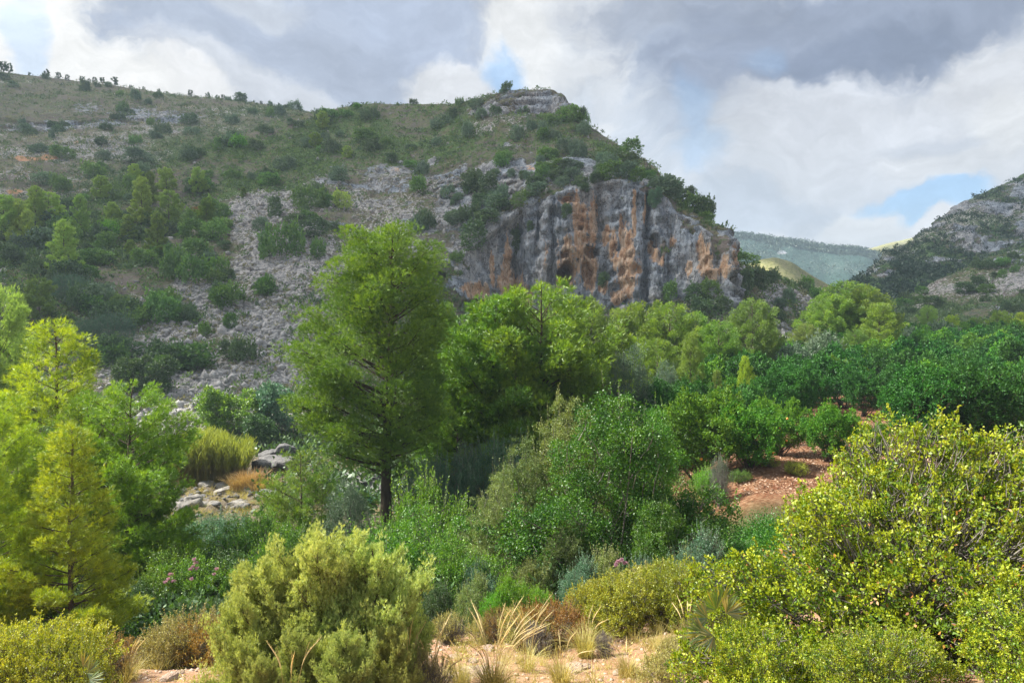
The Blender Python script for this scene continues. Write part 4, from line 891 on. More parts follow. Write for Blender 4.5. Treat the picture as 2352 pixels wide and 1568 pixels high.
def juniper(seed, H, Rr, n):
    return limb_tree(seed, H, dome(Rr*1.1, .02, .3, .05), .02, n, lambda t: .8+.9*t, 13, .095, 13, 8, .05, .009, flat=1.5, trunk_r=.03, inner=.2, up=1.3, shell=.2, jit=.55, twig_r=.004, spread=1.0)
P_JUN = juniper(95, 2.3, .72, 100)
P_JUN2 = juniper(96, 2.0, .66, 90)
P_LOW = bush(97, [(0,0,.35,.55,.5,.4),(.3,.1,.35,.35,.35,.4),(-.3,0,.3,.35,.35,.35)], 420, .08, 40, .024, .012, stems=60, stem_r=.008, sprig=420, sprig_len=.16, contrast=.5, twigs=1.2, twig_r=.003, spike=.8, up=.8)
P_TWIGGY = bush(98, [(0,0,.32,.45,.4,.35),(.2,.1,.35,.3,.3,.3)], 300, .08, 14, .022, .008, stems=150, stem_r=.006, sprig=500, sprig_len=.16, contrast=.5, twigs=2.5, twig_r=.003, spike=.4, up=.5)
SH = [bush(100+i, L, 110, .34, 16, .24, .13, stems=4, stem_r=.05, sprig=14, sprig_len=.4, contrast=.5, twigs=0) for i, L in enumerate([
      [(0,0,.8,1.2,1.1,.9),(.6,.1,.8,.8,.8,.7)], [(0,0,.9,1.0,1.0,1.1)], [(0,0,.6,1.5,1.1,.7),(-.7,0,.7,.9,.8,.8),(.8,.1,.5,.7,.7,.6)], [(0,0,1.2,1.1,1.1,1.2),(.5,0,1.8,.7,.7,.7)]])]

# ------------------------------------------------------------------ placing
def G(x, y): return float(ground_z(x, y)[0])
def foot(u, Y):
    x = (u-1176)/F*Y; return x, Y, G(x, Y)
def top_height(u, Y, vtop):
    x, y, z = foot(u, Y); return CZ+(784-vtop)/F*Y-z
_names = {'tree': ('trunk', 'crown'), 'shrub': ('stems', 'foliage')}
def plant(name, proto, PH, loc, H, label, cat, group=None, mat='green', bark='bark', rz=0.0, wide=1.0, parts='tree', tilt=(0, 0), depth=None):
    e = bpy.data.objects.new(name, None); col.objects.link(e); e.empty_display_size = .3
    s = H/PH
    e.location = loc; e.scale = (s*wide, s*(depth or wide), s); e.rotation_euler = (tilt[0], tilt[1], rz)
    tagit(e, label, cat, group)
    a, b = _names[parts]
    link(a, proto[0], M[bark], e); link(b, proto[1], M[mat], e)
    return e
def pine(u, Y, vt, label, proto, PH, mat, wide=1.0, rz=None, group='pines in the valley', name='pine_tree', loc=None, H=None, **kw):
    loc = loc or foot(u, Y); H = H or top_height(u, Y, vt)
    return plant(name, proto, PH, loc, H, label, 'tree', group, mat, kw.pop('bark', 'bark'), rz if rz is not None else (u*1.7) % 6.28, wide, **kw)

# ------------------------------------------------------------------ pines
G1 = 'pines in the valley'
plant('pine_tree', P_BIG, BH, foot(886, 31.6), top_height(886, 31.6, 510), 'tallest pine with a bare dark trunk, standing alone in front of the rocky slope', 'tree', G1, 'pine_big', 'bark_dark')
pine(165, 14.8, 968, 'sunlit young yellow-green pine with a pointed top at the near left', P_NEAR, 5.0, 'pine_near', 1.08, .4)
pine(-25, 14.6, 1010, 'yellow-green pine cut off by the left edge beside the pointed young pine', P_NEAR, 5.0, 'pine_near', 1.0, 2.1)
pine(128, 24, 727, 'tall bushy light green pine behind the pointed young pine', P_YOUNG2, 7.0, 'pine_near', 1.0, .8)
pine(292, 21, 868, 'rounded green pine right of the tall bushy pine at the left', P_YOUNG, 7.0, 'pine_mid', .95, 2.0)
pine(215, 22.5, 900, 'green pine between the tall bushy pine and the rounded pine', P_YOUNG, 7.0, 'pine_mid', .85, 4.0)
pine(345, 23, 975, 'lower green pine beside the reeds', P_YOUNG2, 7.0, 'pine_mid', .85, 1.0)
pine(-35, 20, 885, 'sunlit yellow-green pine at the left edge above the nearer edge pine', P_YOUNG, 7.0, 'pine_near', .8, 5.0)
pine(-5, 44, 652, 'tall grey-green pine at the left edge behind the sunlit pines', P_MID, 9.0, 'pine_far', .55, 5.0)
pine(28, 47, 720, 'shorter grey-green pine beside the tall one at the left edge', P_MID2, 9.0, 'pine_far', .5, 1.0)
pine(694, 27, 1028, 'thin wispy young pine with several leaders left of the big trunk', P_WISP, 4.2, 'pine_mid', 1.15, 1.0)
pine(648, 28, 1078, 'small wispy pine left of the taller wispy pine', P_WISP, 4.2, 'pine_pale', 1.0, 2.0)
pine(738, 27, 1072, 'small wispy pine between the taller wispy pine and the olive', P_WISP, 4.2, 'pine_mid', 1.0, 3.0)
pine(1128, 36, 672, 'left tree of the broad twin pines right of the tallest pine', P_MID2, 9.0, 'pine_mid', 1.05, .5, bark='bark_dark')
pine(1238, 37, 645, 'right and highest tree of the broad twin pines under the cliff', P_MID, 9.0, 'pine_mid', 1.0, 2.5, bark='bark_dark')
pine(1082, 37, 735, 'pine on the left shoulder of the twin pines', P_MID, 9.0, 'pine_mid', .85, 1.1, bark='bark_dark')
pine(1292, 39, 725, 'pine on the right shoulder of the twin pines', P_MID2, 9.0, 'pine_mid', .95, 5.1, bark='bark_dark')
pine(1185, 39, 700, 'pine filling the middle behind the twin pines', P_MID, 9.0, 'pine_big', .9, 0.3, bark='bark_dark')
pine(1186, 34.5, 800, 'lower pine in front of the broad twin pines', P_YOUNG2, 7.0, 'pine_mid', .75, 3.5)
pine(1050, 35, 838, 'lower pine on the left flank of the twin pines', P_YOUNG2, 7.0, 'pine_mid', .7, 1.5)
pine(1312, 36, 800, 'pointed pine on the right flank of the twin pines', P_YOUNG2, 7.0, 'pine_mid', .7, 4.4)
pine(1030, 52, 690, 'small leaning pine seen between the tallest pine and the twin pines', P_MID2, 9.0, 'pine_mid', .45, 4.4)
pine(1340, 50, 678, 'dark rounded pine just right of the twin pines', P_MID, 9.0, 'pine_big', .78, 0)
JL = [(1420, 62, 705, 'pale green pine right of the dark rounded pine', P_MID2, 'pine_pale', .6), (1472, 63, 690, 'left crown of the yellow-green pine clump below the cliff', P_MID, 'pine_mid', .75),
 (1540, 61, 692, 'middle crown of the yellow-green pine clump below the cliff', P_MID, 'pine_mid', .8), (1597, 63, 715, 'right crown of the yellow-green pine clump below the cliff', P_MID, 'pine_mid', .7),
 (1445, 50, 770, 'bright yellow young pine behind the silvery olive', P_MID2, 'pine_near', .5), (1585, 48, 760, 'pale slender conical pine behind the orange trees', P_MID2, 'pine_pale', .5),
 (1510, 54, 775, 'shaded pine in front of the yellow-green pine clump', P_MID, 'pine_mid', .7), (1652, 57, 735, 'rounded green pine right of the slender conical pine', P_MID, 'pine_mid', .75),
 (1728, 62, 683, 'tall grey-green pine at the foot of the cliff corner', P_MID, 'pine_pale', .7), (1772, 66, 738, 'green pine leaning on the right of the tall grey-green pine', P_MID2, 'pine_mid', .7),
 (1712, 45, 815, 'small bright pine poking out of the orange trees', P_MID2, 'pine_near', .45), (1645, 46, 848, 'small olive-green pine left of the small bright pine', P_MID2, 'pine_pale', .5),
 (1380, 42, 842, 'yellow-green pine between the twin pines and the silvery olive', P_MID2, 'pine_near', .45), (1905, 80, 672, 'left crown of the big pine group in the valley gap', P_MID, 'pine_mid', .85),
 (1942, 81, 643, 'highest crown of the big pine group in the valley gap', P_MID, 'pine_mid', .9), (1992, 79, 655, 'right crown of the big pine group in the valley gap', P_MID, 'pine_mid', .75),
 (2018, 73, 693, 'bright pointed pine in front of the big pine group', P_MID2, 'pine_mid', 1.0), (1850, 78, 742, 'pale low pine on the left skirt of the big pine group', P_MID, 'pine_pale', .8),
 (1815, 74, 775, 'lowest pale pine left of the big pine group', P_MID2, 'pine_pale', .7), (1965, 70, 755, 'low green pine at the foot of the big pine group', P_MID, 'pine_mid', .8),
 (2080, 92, 742, 'small green pine right of the big pine group', P_MID, 'pine_far', .6), (2132, 110, 700, 'dusky green pine at the foot of the right-hand mountain', P_MID, 'pine_far', .6),
 (2185, 108, 722, 'yellowish pine right of the dusky green pine', P_MID, 'pine_near', .7), (2240, 104, 728, 'second yellowish pine right of the dusky green pine', P_MID, 'pine_pale', .8),
 (2298, 100, 712, 'green pine crown near the right edge above the orchard', P_MID, 'pine_mid', .8), (2345, 100, 716, 'pine crown cut off by the right edge above the orchard', P_MID2, 'pine_near', .8)]
for u, Y, vt, lb, pr, mt, wd in JL: pine(u, Y, vt, lb, pr, 9.0, mt, wd*1.12)
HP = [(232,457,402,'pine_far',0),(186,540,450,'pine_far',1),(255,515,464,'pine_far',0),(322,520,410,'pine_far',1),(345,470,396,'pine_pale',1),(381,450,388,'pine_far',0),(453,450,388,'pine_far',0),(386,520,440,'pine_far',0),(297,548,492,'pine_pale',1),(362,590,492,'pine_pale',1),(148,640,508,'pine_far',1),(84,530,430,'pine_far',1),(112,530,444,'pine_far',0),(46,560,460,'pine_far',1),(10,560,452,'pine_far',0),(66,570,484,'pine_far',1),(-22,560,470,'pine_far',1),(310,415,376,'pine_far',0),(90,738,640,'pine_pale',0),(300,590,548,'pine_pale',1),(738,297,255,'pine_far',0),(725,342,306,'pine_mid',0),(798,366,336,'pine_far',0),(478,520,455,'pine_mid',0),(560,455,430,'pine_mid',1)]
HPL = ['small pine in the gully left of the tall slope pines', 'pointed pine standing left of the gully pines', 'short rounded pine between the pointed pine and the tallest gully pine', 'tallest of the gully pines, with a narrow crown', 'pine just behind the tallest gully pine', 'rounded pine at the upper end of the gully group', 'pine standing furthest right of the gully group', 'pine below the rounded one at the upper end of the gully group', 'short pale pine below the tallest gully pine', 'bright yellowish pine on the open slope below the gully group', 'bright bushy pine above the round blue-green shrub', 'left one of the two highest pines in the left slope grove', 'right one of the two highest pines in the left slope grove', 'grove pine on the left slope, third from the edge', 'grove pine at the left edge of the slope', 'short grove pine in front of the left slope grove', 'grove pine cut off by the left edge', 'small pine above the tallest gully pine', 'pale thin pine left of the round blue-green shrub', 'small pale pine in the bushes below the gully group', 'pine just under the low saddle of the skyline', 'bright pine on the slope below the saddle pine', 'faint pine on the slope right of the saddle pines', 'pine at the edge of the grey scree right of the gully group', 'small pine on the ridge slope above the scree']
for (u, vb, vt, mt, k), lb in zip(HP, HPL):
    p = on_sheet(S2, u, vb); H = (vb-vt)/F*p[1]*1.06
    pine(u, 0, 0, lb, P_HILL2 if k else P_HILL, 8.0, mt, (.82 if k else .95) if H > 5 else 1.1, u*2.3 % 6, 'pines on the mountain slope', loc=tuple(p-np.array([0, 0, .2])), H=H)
for u, h in [(8,5.5),(20,5),(68,2),(107,4),(135,3.5),(155,3),(187,3),(205,2.4),(218,3.2),(234,3.6),(266,4.6),(300,2),(330,2.2),(365,2.2),(438,3.6),(478,3.2),(500,2.6),(512,2.8),(562,2.5),(600,2),(640,2)]:
    j = int(round((u-S1.Ucols[0])/2.5)); r = np.where(S1.S[:, j] <= 9.02)[0]; i = r[np.argmin(S1.V[r, j])]; p = S1.P[i, j]
    zone = 'at its high left end' if u < 60 else ('above its first bend' if u < 320 else 'near the low saddle')
    plant('pine_tree', P_TINY, 4.0, tuple(p-np.array([0, 0, .5])), h*1.0, 'tiny pine silhouetted on the left skyline ridge '+zone, 'tree', 'tiny pines on the left ridge', 'dark', 'bark_dark', u)

# ------------------------------------------------------------------ orchard
rg = np.random.default_rng(5)
GO = 'orange trees of the orchard'
def citrus(u, Y, vt, w, lb, mt, pr, ph, oranges=0, rz=0.0):
    loc = foot(u, Y); H = top_height(u, Y, vt)
    e = plant('orange_tree', pr, ph, loc, H, lb, 'tree', GO, mt, 'bark', rz, w)
    for k in range(oranges):
        a = rg.uniform(PI*1.0, 2*PI); r_ = rg.uniform(1.3, 1.7); z_ = rg.uniform(.8, 2.4)
        link('orange', ORANGE, M['orange_fruit'], e, (r_*math.cos(a), r_*math.sin(a), z_))
    return e
def sphere_mesh(name, r, k=1):
    import bmesh
    bm = bmesh.new(); bmesh.ops.create_icosphere(bm, subdivisions=2, radius=r)
    v = np.array([x.co[:] for x in bm.verts]); f = np.array([[q.index for q in p.verts] for p in bm.faces]); bm.free()
    return make_mesh(name, v, [f], {'var': np.full(len(v), .5)}, True)
ORANGE = sphere_mesh('orange', .05)
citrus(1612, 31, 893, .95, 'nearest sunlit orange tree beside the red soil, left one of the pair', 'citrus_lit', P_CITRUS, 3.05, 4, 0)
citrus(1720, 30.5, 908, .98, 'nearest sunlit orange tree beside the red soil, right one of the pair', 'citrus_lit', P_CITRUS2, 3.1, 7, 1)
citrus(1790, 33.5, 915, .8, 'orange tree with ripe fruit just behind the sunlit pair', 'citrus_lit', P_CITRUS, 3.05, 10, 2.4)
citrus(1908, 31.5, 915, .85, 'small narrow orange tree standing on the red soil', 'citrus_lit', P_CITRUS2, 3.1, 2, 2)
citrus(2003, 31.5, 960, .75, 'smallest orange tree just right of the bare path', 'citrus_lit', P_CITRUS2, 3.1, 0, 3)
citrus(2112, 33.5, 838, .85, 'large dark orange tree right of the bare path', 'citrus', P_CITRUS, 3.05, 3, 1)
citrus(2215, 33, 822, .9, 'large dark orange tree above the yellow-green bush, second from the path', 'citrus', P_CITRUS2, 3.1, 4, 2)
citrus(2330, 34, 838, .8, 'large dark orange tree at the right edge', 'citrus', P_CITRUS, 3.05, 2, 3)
cnt = 0
for iy in range(15):
    Yr = 37.5+iy*4.3
    for ix in range(26):
        x = 5+ix*3.7+rg.uniform(-.4, .4)+(iy % 2)*1.2; y = Yr+rg.uniform(-.5, .5); q = x/y
        lim = .225 if y < 50 else .24+(y-50)*.0035
        if q < lim or q > .80: continue
        if .335 < q < .475 and y < 41: continue
        if abs(x-.505*y) < 1.5 and y < 46: continue
        u = 1176+q*F; z = G(x, y); H = rg.uniform(2.7, 4.2)
        far = y > 50
        zone = 'left of the bare path' if q < .505 else 'right of the bare path'
        rown = 'front rows' if y < 46 else ('middle rows' if y < 62 else ('back rows' if y < 80 else 'furthest rows'))
        sz = 'low' if H < 3.2 else ('medium' if H < 3.7 else 'tall')
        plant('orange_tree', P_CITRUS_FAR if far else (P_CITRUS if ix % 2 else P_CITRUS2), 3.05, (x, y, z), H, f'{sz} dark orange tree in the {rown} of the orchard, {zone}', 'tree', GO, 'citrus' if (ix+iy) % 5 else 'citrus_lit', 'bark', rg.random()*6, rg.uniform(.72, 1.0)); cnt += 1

# ------------------------------------------------------------------ olives and other valley trees
def shrub(u, Y, vt, lb, pr, ph, mt, wide=1.0, name='shrub', cat='shrub', group='valley shrubs', rz=0.0, loc=None, H=None, bark='bark_grey', parts='shrub', depth=None, tilt=(0, 0)):
    loc = loc or foot(u, Y); H = H or top_height(u, Y, vt)
    return plant(name, pr, ph, loc, H, lb, cat, group, mt, bark, rz, wide, parts, tilt, depth)
GOL = 'silvery olive trees'
shrub(1440, 38, 815, 'large silvery olive tree between the twin pines and the orchard', P_OLIVE, 4.4, 'olive', .80, 'olive_tree', 'tree', GOL, 0, parts='tree')
shrub(1535, 45, 842, 'second silvery olive tree right of the large one', P_OLIVE, 4.4, 'olive', .75, 'olive_tree', 'tree', GOL, 2, parts='tree')
shrub(1890, 63, 765, 'silvery olive tree rising from the orchard below the big pine group', P_OLIVE_FAR, 4.0, 'olive', .85, 'olive_tree', 'tree', GOL, 1, parts='tree')
shrub(1822, 60, 790, 'silvery olive tree left of the one below the big pine group', P_OLIVE_FAR, 4.0, 'olive', .8, 'olive_tree', 'tree', GOL, 3, parts='tree')
shrub(2160, 92, 738, 'wide silvery olive tree behind the orchard on the right', P_OLIVE_FAR, 4.0, 'olive', 1.1, 'olive_tree', 'tree', GOL, 3, parts='tree')
shrub(2090, 88, 752, 'lower silvery olive tree left of the wide one behind the orchard', P_OLIVE_FAR, 4.0, 'olive', .8, 'olive_tree', 'tree', GOL, 1, parts='tree')
shrub(800, 25, 1118, 'silvery olive tree left of the big dark trunk', P_OLIVE, 4.4, 'olive', .85, 'olive_tree', 'tree', GOL, 4, parts='tree')
shrub(1072, 31, 1035, 'silvery olive tree right of the big dark trunk', P_OLIVE, 4.4, 'olive', .7, 'olive_tree', 'tree', GOL, 2, parts='tree')
shrub(1140, 30, 1005, 'blue-green bush under the twin pines', P_ROUND, 2.3, 'bluegreen', .5)
shrub(1010, 30, 1045, 'blue-green bush between the dark trunk and the olive tree', P_ROUND, 2.3, 'bluegreen', .6)
shrub(500, 26, 1178, 'rounded blue-green bush in front of the pale river stones', P_ROUND, 2.3, 'bluegreen', .95, rz=0)
shrub(435, 27, 1205, 'lower left part-shaded blue-green bush by the river stones', P_ROUND, 2.3, 'bluegreen', .7, rz=2)
shrub(1330, 20, 893, 'tall pale grey-green oak with a ragged top behind the creeper-covered tree', P_OAK, 5.2, 'oak', .8, 'oak_tree', 'tree', 'oaks', 0, parts='tree')
shrub(1205, 19.5, 985, 'grey-green oak left of the tall ragged oak', P_OAK, 5.2, 'oak', .75, 'oak_tree', 'tree', 'oaks', 2, parts='tree')
shrub(1125, 18, 1080, 'low grey-green oak beside the green thicket', P_OAK, 5.2, 'oak', .95, 'oak_tree', 'tree', 'oaks', 4, parts='tree')
shrub(1290, 16.5, 1180, 'low dusty oak in front of the creeper-covered tree', P_OAK, 5.2, 'oak', 1.0, 'oak_tree', 'tree', 'oaks', 3.3, parts='tree')
shrub(1395, 18, 955, 'dense tree draped with dark green creeper', P_IVY, 3.8, 'climber', 1.12, 'creeper_tree', 'tree', 'trees draped with creeper', 0, parts='tree')
shrub(1500, 19.5, 985, 'rounded creeper-covered tree beside the red soil', P_IVY, 3.8, 'climber', .68, 'creeper_tree', 'tree', 'trees draped with creeper', 2, parts='tree')
shrub(1640, 20, 1195, 'low creeper-covered mound below the red soil', P_IVY, 3.8, 'climber', 1.5, 'creeper_tree', 'tree', 'trees draped with creeper', 3, parts='tree')
shrub(1500, 16.5, 1180, 'dark creeper-covered mound at the foot of the draped tree', P_IVY, 3.8, 'climber', 1.1, 'creeper_tree', 'tree', 'trees draped with creeper', 1, parts='tree')
shrub(1010, 21, 1108, 'bright green bush right of the dark trunk', P_SHRUB2, 2.1, 'green', .75)
shrub(960, 17.5, 1165, 'large green bush in front of the dark trunk', P_SHRUB, 2.1, 'green', .95, rz=1)
shrub(1040, 16.5, 1220, 'green bush right of the large green bush', P_SHRUB, 2.1, 'green', .9, rz=3)
shrub(870, 19, 1195, 'green bush left of the dark trunk foot', P_SHRUB2, 2.1, 'green', .85, rz=3)
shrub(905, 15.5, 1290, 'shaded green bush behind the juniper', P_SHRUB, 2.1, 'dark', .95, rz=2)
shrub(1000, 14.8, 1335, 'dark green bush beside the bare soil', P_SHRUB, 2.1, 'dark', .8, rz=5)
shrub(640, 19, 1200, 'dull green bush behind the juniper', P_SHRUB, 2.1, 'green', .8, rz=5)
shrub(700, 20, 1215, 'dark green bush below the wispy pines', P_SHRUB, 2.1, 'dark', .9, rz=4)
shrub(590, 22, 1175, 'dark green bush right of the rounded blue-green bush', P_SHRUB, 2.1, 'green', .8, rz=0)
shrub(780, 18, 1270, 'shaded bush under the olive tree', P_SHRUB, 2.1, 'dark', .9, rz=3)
for u, Y, vt, mt, lb in [(1085,14.6,1328,'oak','grey-green sprigged bush at the left end of the bush row'),(1140,14.2,1352,'bright','low bright green bush left of the brightest bush'),(1182,14.4,1322,'bright','brightest green bush in the row before the thicket'),(1245,14.4,1348,'bright','low bright green bush right of the brightest bush'),(1105,15.6,1300,'bluegreen','blue-green sprigged bush behind the bush row'),(1215,15.8,1285,'oak','dusty green bush behind the brightest bush'),(1330,15,1290,'bluegreen','thin blue-green bush with upright sprigs'),(1400,15.2,1275,'oak','dusty bush left of the pink blossom'),(1475,15.2,1290,'bluegreen','blue-green bush right of the pink blossom'),(1600,15,1232,'bluegreen','dark blue-green bush above the dwarf palm'),(1555,15.8,1265,'oak','dusty green bush behind the yellow-green bushes')]:
    shrub(u, Y, vt, lb, P_SHRUB2, 2.1, mt, .8, rz=u)
# oleanders with pink blossom
FL = bush(201, [(0,0,.12,.12,.12,.1)], 16, .06, 22, .05, .035, stems=2, twigs=0)
for u, Y, vt, lb, fl in [(392, 18.5, 1262, 'dark oleander with pink blossom beside the near pine', [(387,1333),(392,1322),(398,1338),(380,1340)]), (462, 18, 1268, 'dark oleander with pink blossom in the middle of its clump', [(446,1288),(450,1296),(443,1305),(437,1311),(452,1309),(440,1333)]), (538, 18.6, 1262, 'dark leafy oleander at the right of its clump', [(492,1322),(498,1310)]), (1440, 15.6, 1292, 'small oleander with lilac-pink blossom in the thicket', [(1420,1294),(1428,1290),(1436,1297),(1415,1301)])]:
    e = shrub(u, Y, vt, lb, P_SHRUB, 2.1, 'dark' if u > 500 else 'green', 1.0, 'oleander', 'shrub', 'oleanders', u, bark='bark')
    bpy.context.view_layer.update(); inv = e.matrix_world.inverted()
    for fu, fv in fl:
        p = inv @ Vector(W(fu, fv, Y-1.25)); s_ = 1/e.scale[2]
        link('blossom', FL[1], M['pink'], e, p, (0, 0, fu), (s_*.4, s_*.4, s_*.32))
shrub(575, 31, 1185, 'far oleander with pale pink blossom among the river stones', P_SHRUB, 2.1, 'green', .8, 'oleander', 'shrub', 'oleanders', 3)
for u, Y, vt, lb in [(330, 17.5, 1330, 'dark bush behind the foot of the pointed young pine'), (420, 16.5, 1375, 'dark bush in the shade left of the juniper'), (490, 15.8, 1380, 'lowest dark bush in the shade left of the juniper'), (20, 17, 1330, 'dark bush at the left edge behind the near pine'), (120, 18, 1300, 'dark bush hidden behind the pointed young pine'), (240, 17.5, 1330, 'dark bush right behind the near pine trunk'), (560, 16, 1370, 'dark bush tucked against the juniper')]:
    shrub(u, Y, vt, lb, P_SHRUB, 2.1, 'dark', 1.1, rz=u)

# ------------------------------------------------------------------ near bushes
GN = 'bushes in the near foreground'
shrub(2125, 7.6, 985, 'large dense yellow-green bush filling the lower right corner', P_LENT, 3.0, 'lentisk', 1.0, 'mastic_bush', 'shrub', GN, 0, bark='bark_grey', loc=(4.45, 7.7, G(4.45, 7.7)-.1), H=2.75)
shrub(1700, 6.6, 1400, 'smaller yellow-green bush at the left foot of the large one', P_LENT2, 1.45, 'lentisk', .95, 'mastic_bush', 'shrub', GN, 1, loc=(2.35, 6.5, G(2.35, 6.5)-.15), H=.85)
shrub(1960, 5.6, 1470, 'low yellow-green bush at the bottom edge under the large one', P_LENT2, 1.45, 'lentisk', 1.0, 'mastic_bush', 'shrub', GN, 3, loc=(3.3, 6.1, G(3.3, 6.1)-.15), H=.7)
shrub(2300, 5.6, 1400, 'yellow-green bush low in the right corner', P_LENT2, 1.45, 'lentisk', 1.1, 'mastic_bush', 'shrub', GN, 4, loc=(4.7, 6.2, G(4.7, 6.2)-.1), H=.9)
shrub(2300, 9.5, 1040, 'yellow-green bush rising behind the large one at the right edge', P_LENT2, 1.45, 'lentisk', 1.2, 'mastic_bush', 'shrub', GN, 2.2, loc=(7.3, 10.4, G(7.3, 10.4)), H=2.5)
for big, sc_ in ((bpy.data.objects['mastic_bush'], 1),):
    rg = np.random.default_rng(77); b = Buf(); n = 1300
    Lb = np.array([(.3,0,1.35,1.9,1.6,1.25),(-1.2,-.2,.85,1.3,1.2,.9),(1.4,.1,1.6,1.3,1.2,1.15),(.3,-.9,.95,1.7,.9,.95)]); k = rg.integers(4, size=n); d = rdir(rg, n)
    pos = Lb[k, :3]+d*Lb[k, 3:6]*rg.uniform(.7, .98, n)[:, None]; ok = pos[:, 2] > .15; pos = pos[ok]; c_ = pos[rg.integers(len(pos), size=len(pos))]
    pos = np.where(rg.random(len(pos))[:, None] < .6, c_+rg.normal(size=pos.shape)*.06, pos)
    leaves(b, pos, rdir(rg, len(pos)), .05, .028, rg.random(len(pos)), rg, True, .15); link('dry_leaves', b.mesh('dry_leaves'), M['rust'], big)
GJ = 'junipers in the foreground'
for u, Y, vt, w, lb, pr, ph in [(735, 8.4, 1228, 1.0, 'tallest middle juniper of the pale green foreground clump', P_JUN, 2.3), (862, 8.6, 1262, .95, 'pointed juniper at the right of the foreground clump', P_JUN2, 2.0), (612, 8.5, 1290, .85, 'left juniper of the foreground clump', P_JUN2, 2.0), (680, 7.7, 1450, .9, 'low juniper in front of the left one', P_JUN, 2.3), (800, 7.5, 1455, .95, 'low juniper in front of the tallest one', P_JUN2, 2.0), (900, 7.9, 1440, .9, 'low juniper beside the golden grass stalks', P_JUN, 2.3), (600, 7.4, 1510, .9, 'lowest juniper at the bottom edge', P_JUN, 2.3)]:
    plant('juniper', pr, ph, foot(u, Y), top_height(u, Y, vt)*1.03, lb, 'shrub', GJ, 'juniper', 'bark', u*.7, w*.82)
for u, Y, vt, w, mt, lb in [(60, 9.2, 1432, 1.0, 'yellowgreen', 'yellow-green leafy bush in the lower left corner'), (150, 8.9, 1462, .8, 'yellowgreen', 'yellow-green bush right of the one in the lower left corner'), (-30, 9.5, 1450, .9, 'yellowgreen', 'yellow-green bush cut off by the left edge'), (1455, 12.4, 1312, .95, 'yellowgreen', 'pale yellow-green bush left of the tallest yellow-green one'), (1560, 12.2, 1290, .8, 'yellowgreen', 'tallest pale yellow-green bush beside the dwarf palm'), (1385, 12.6, 1330, .8, 'yellowgreen', 'pale yellow-green bush behind the rusty bush'), (1510, 13.5, 1300, .8, 'heather', 'dull yellow bush behind the pale yellow-green bushes')]:
    shrub(u, Y, vt, lb, P_LENT2, 1.45, mt, w, 'shrub', 'shrub', 'yellow-green bushes', u)
for u, Y, vt, w, mt, pr, lb in [(1272, 11.8, 1385, 1.0, 'rustbush', P_LOW, 'rusty orange rounded bush behind the golden grass'), (1215, 11.8, 1400, 1.0, 'heather', P_LOW, 'straw-coloured bush left of the rusty bush'), (480, 12.8, 1432, 1.2, 'rustbush', P_LOW, 'yellow-brown bush left of the junipers'), (425, 13, 1418, 1.2, 'heather', P_LOW, 'olive-brown bush left of the yellow-brown one'), (385, 12.6, 1450, 1.0, 'heather', P_LOW, 'small olive-brown bush by the red soil'), (250, 11, 1468, 1.1, 'rustbush', P_TWIGGY, 'reddish twiggy bush below the pointed young pine'), (210, 10.6, 1485, 1.0, 'heather', P_TWIGGY, 'brownish twiggy bush right of the corner bush'), (1390, 10.8, 1462, .9, 'twigs_grey', P_TWIGGY, 'rounded bare grey twiggy bush in the middle of the bare ground'), (1240, 11.3, 1440, .8, 'twigs_grey', P_TWIGGY, 'bare grey twiggy bush behind the golden grass'), (1540, 10.2, 1465, .9, 'heather', P_LOW, 'olive straw bush left of the dwarf palm'), (1585, 9.6, 1470, 1.0, 'heather', P_TWIGGY, 'thin straw bush under the dwarf palm'), (1040, 13.2, 1412, .9, 'heather', P_TWIGGY, 'straw bush at the back edge of the bare soil'), (1110, 12.8, 1420, .9, 'heather', P_LOW, 'low olive bush at the back edge of the bare soil'), (1165, 12.6, 1405, 1.0, 'rustbush', P_TWIGGY, 'brownish bush between the straw bush and the rusty bush'), (1540, 7.8, 1500, 1.2, 'heather', P_LOW, 'low olive bush near the bottom edge by the mastic'), (995, 8.3, 1510, .8, 'heather', P_TWIGGY, 'thin straw bush beside the bottom stones')]:
    shrub(u, Y, vt, lb, pr, .78 if pr is P_LOW else .68, mt, w, 'low_bush', 'shrub', 'low dry bushes', u)

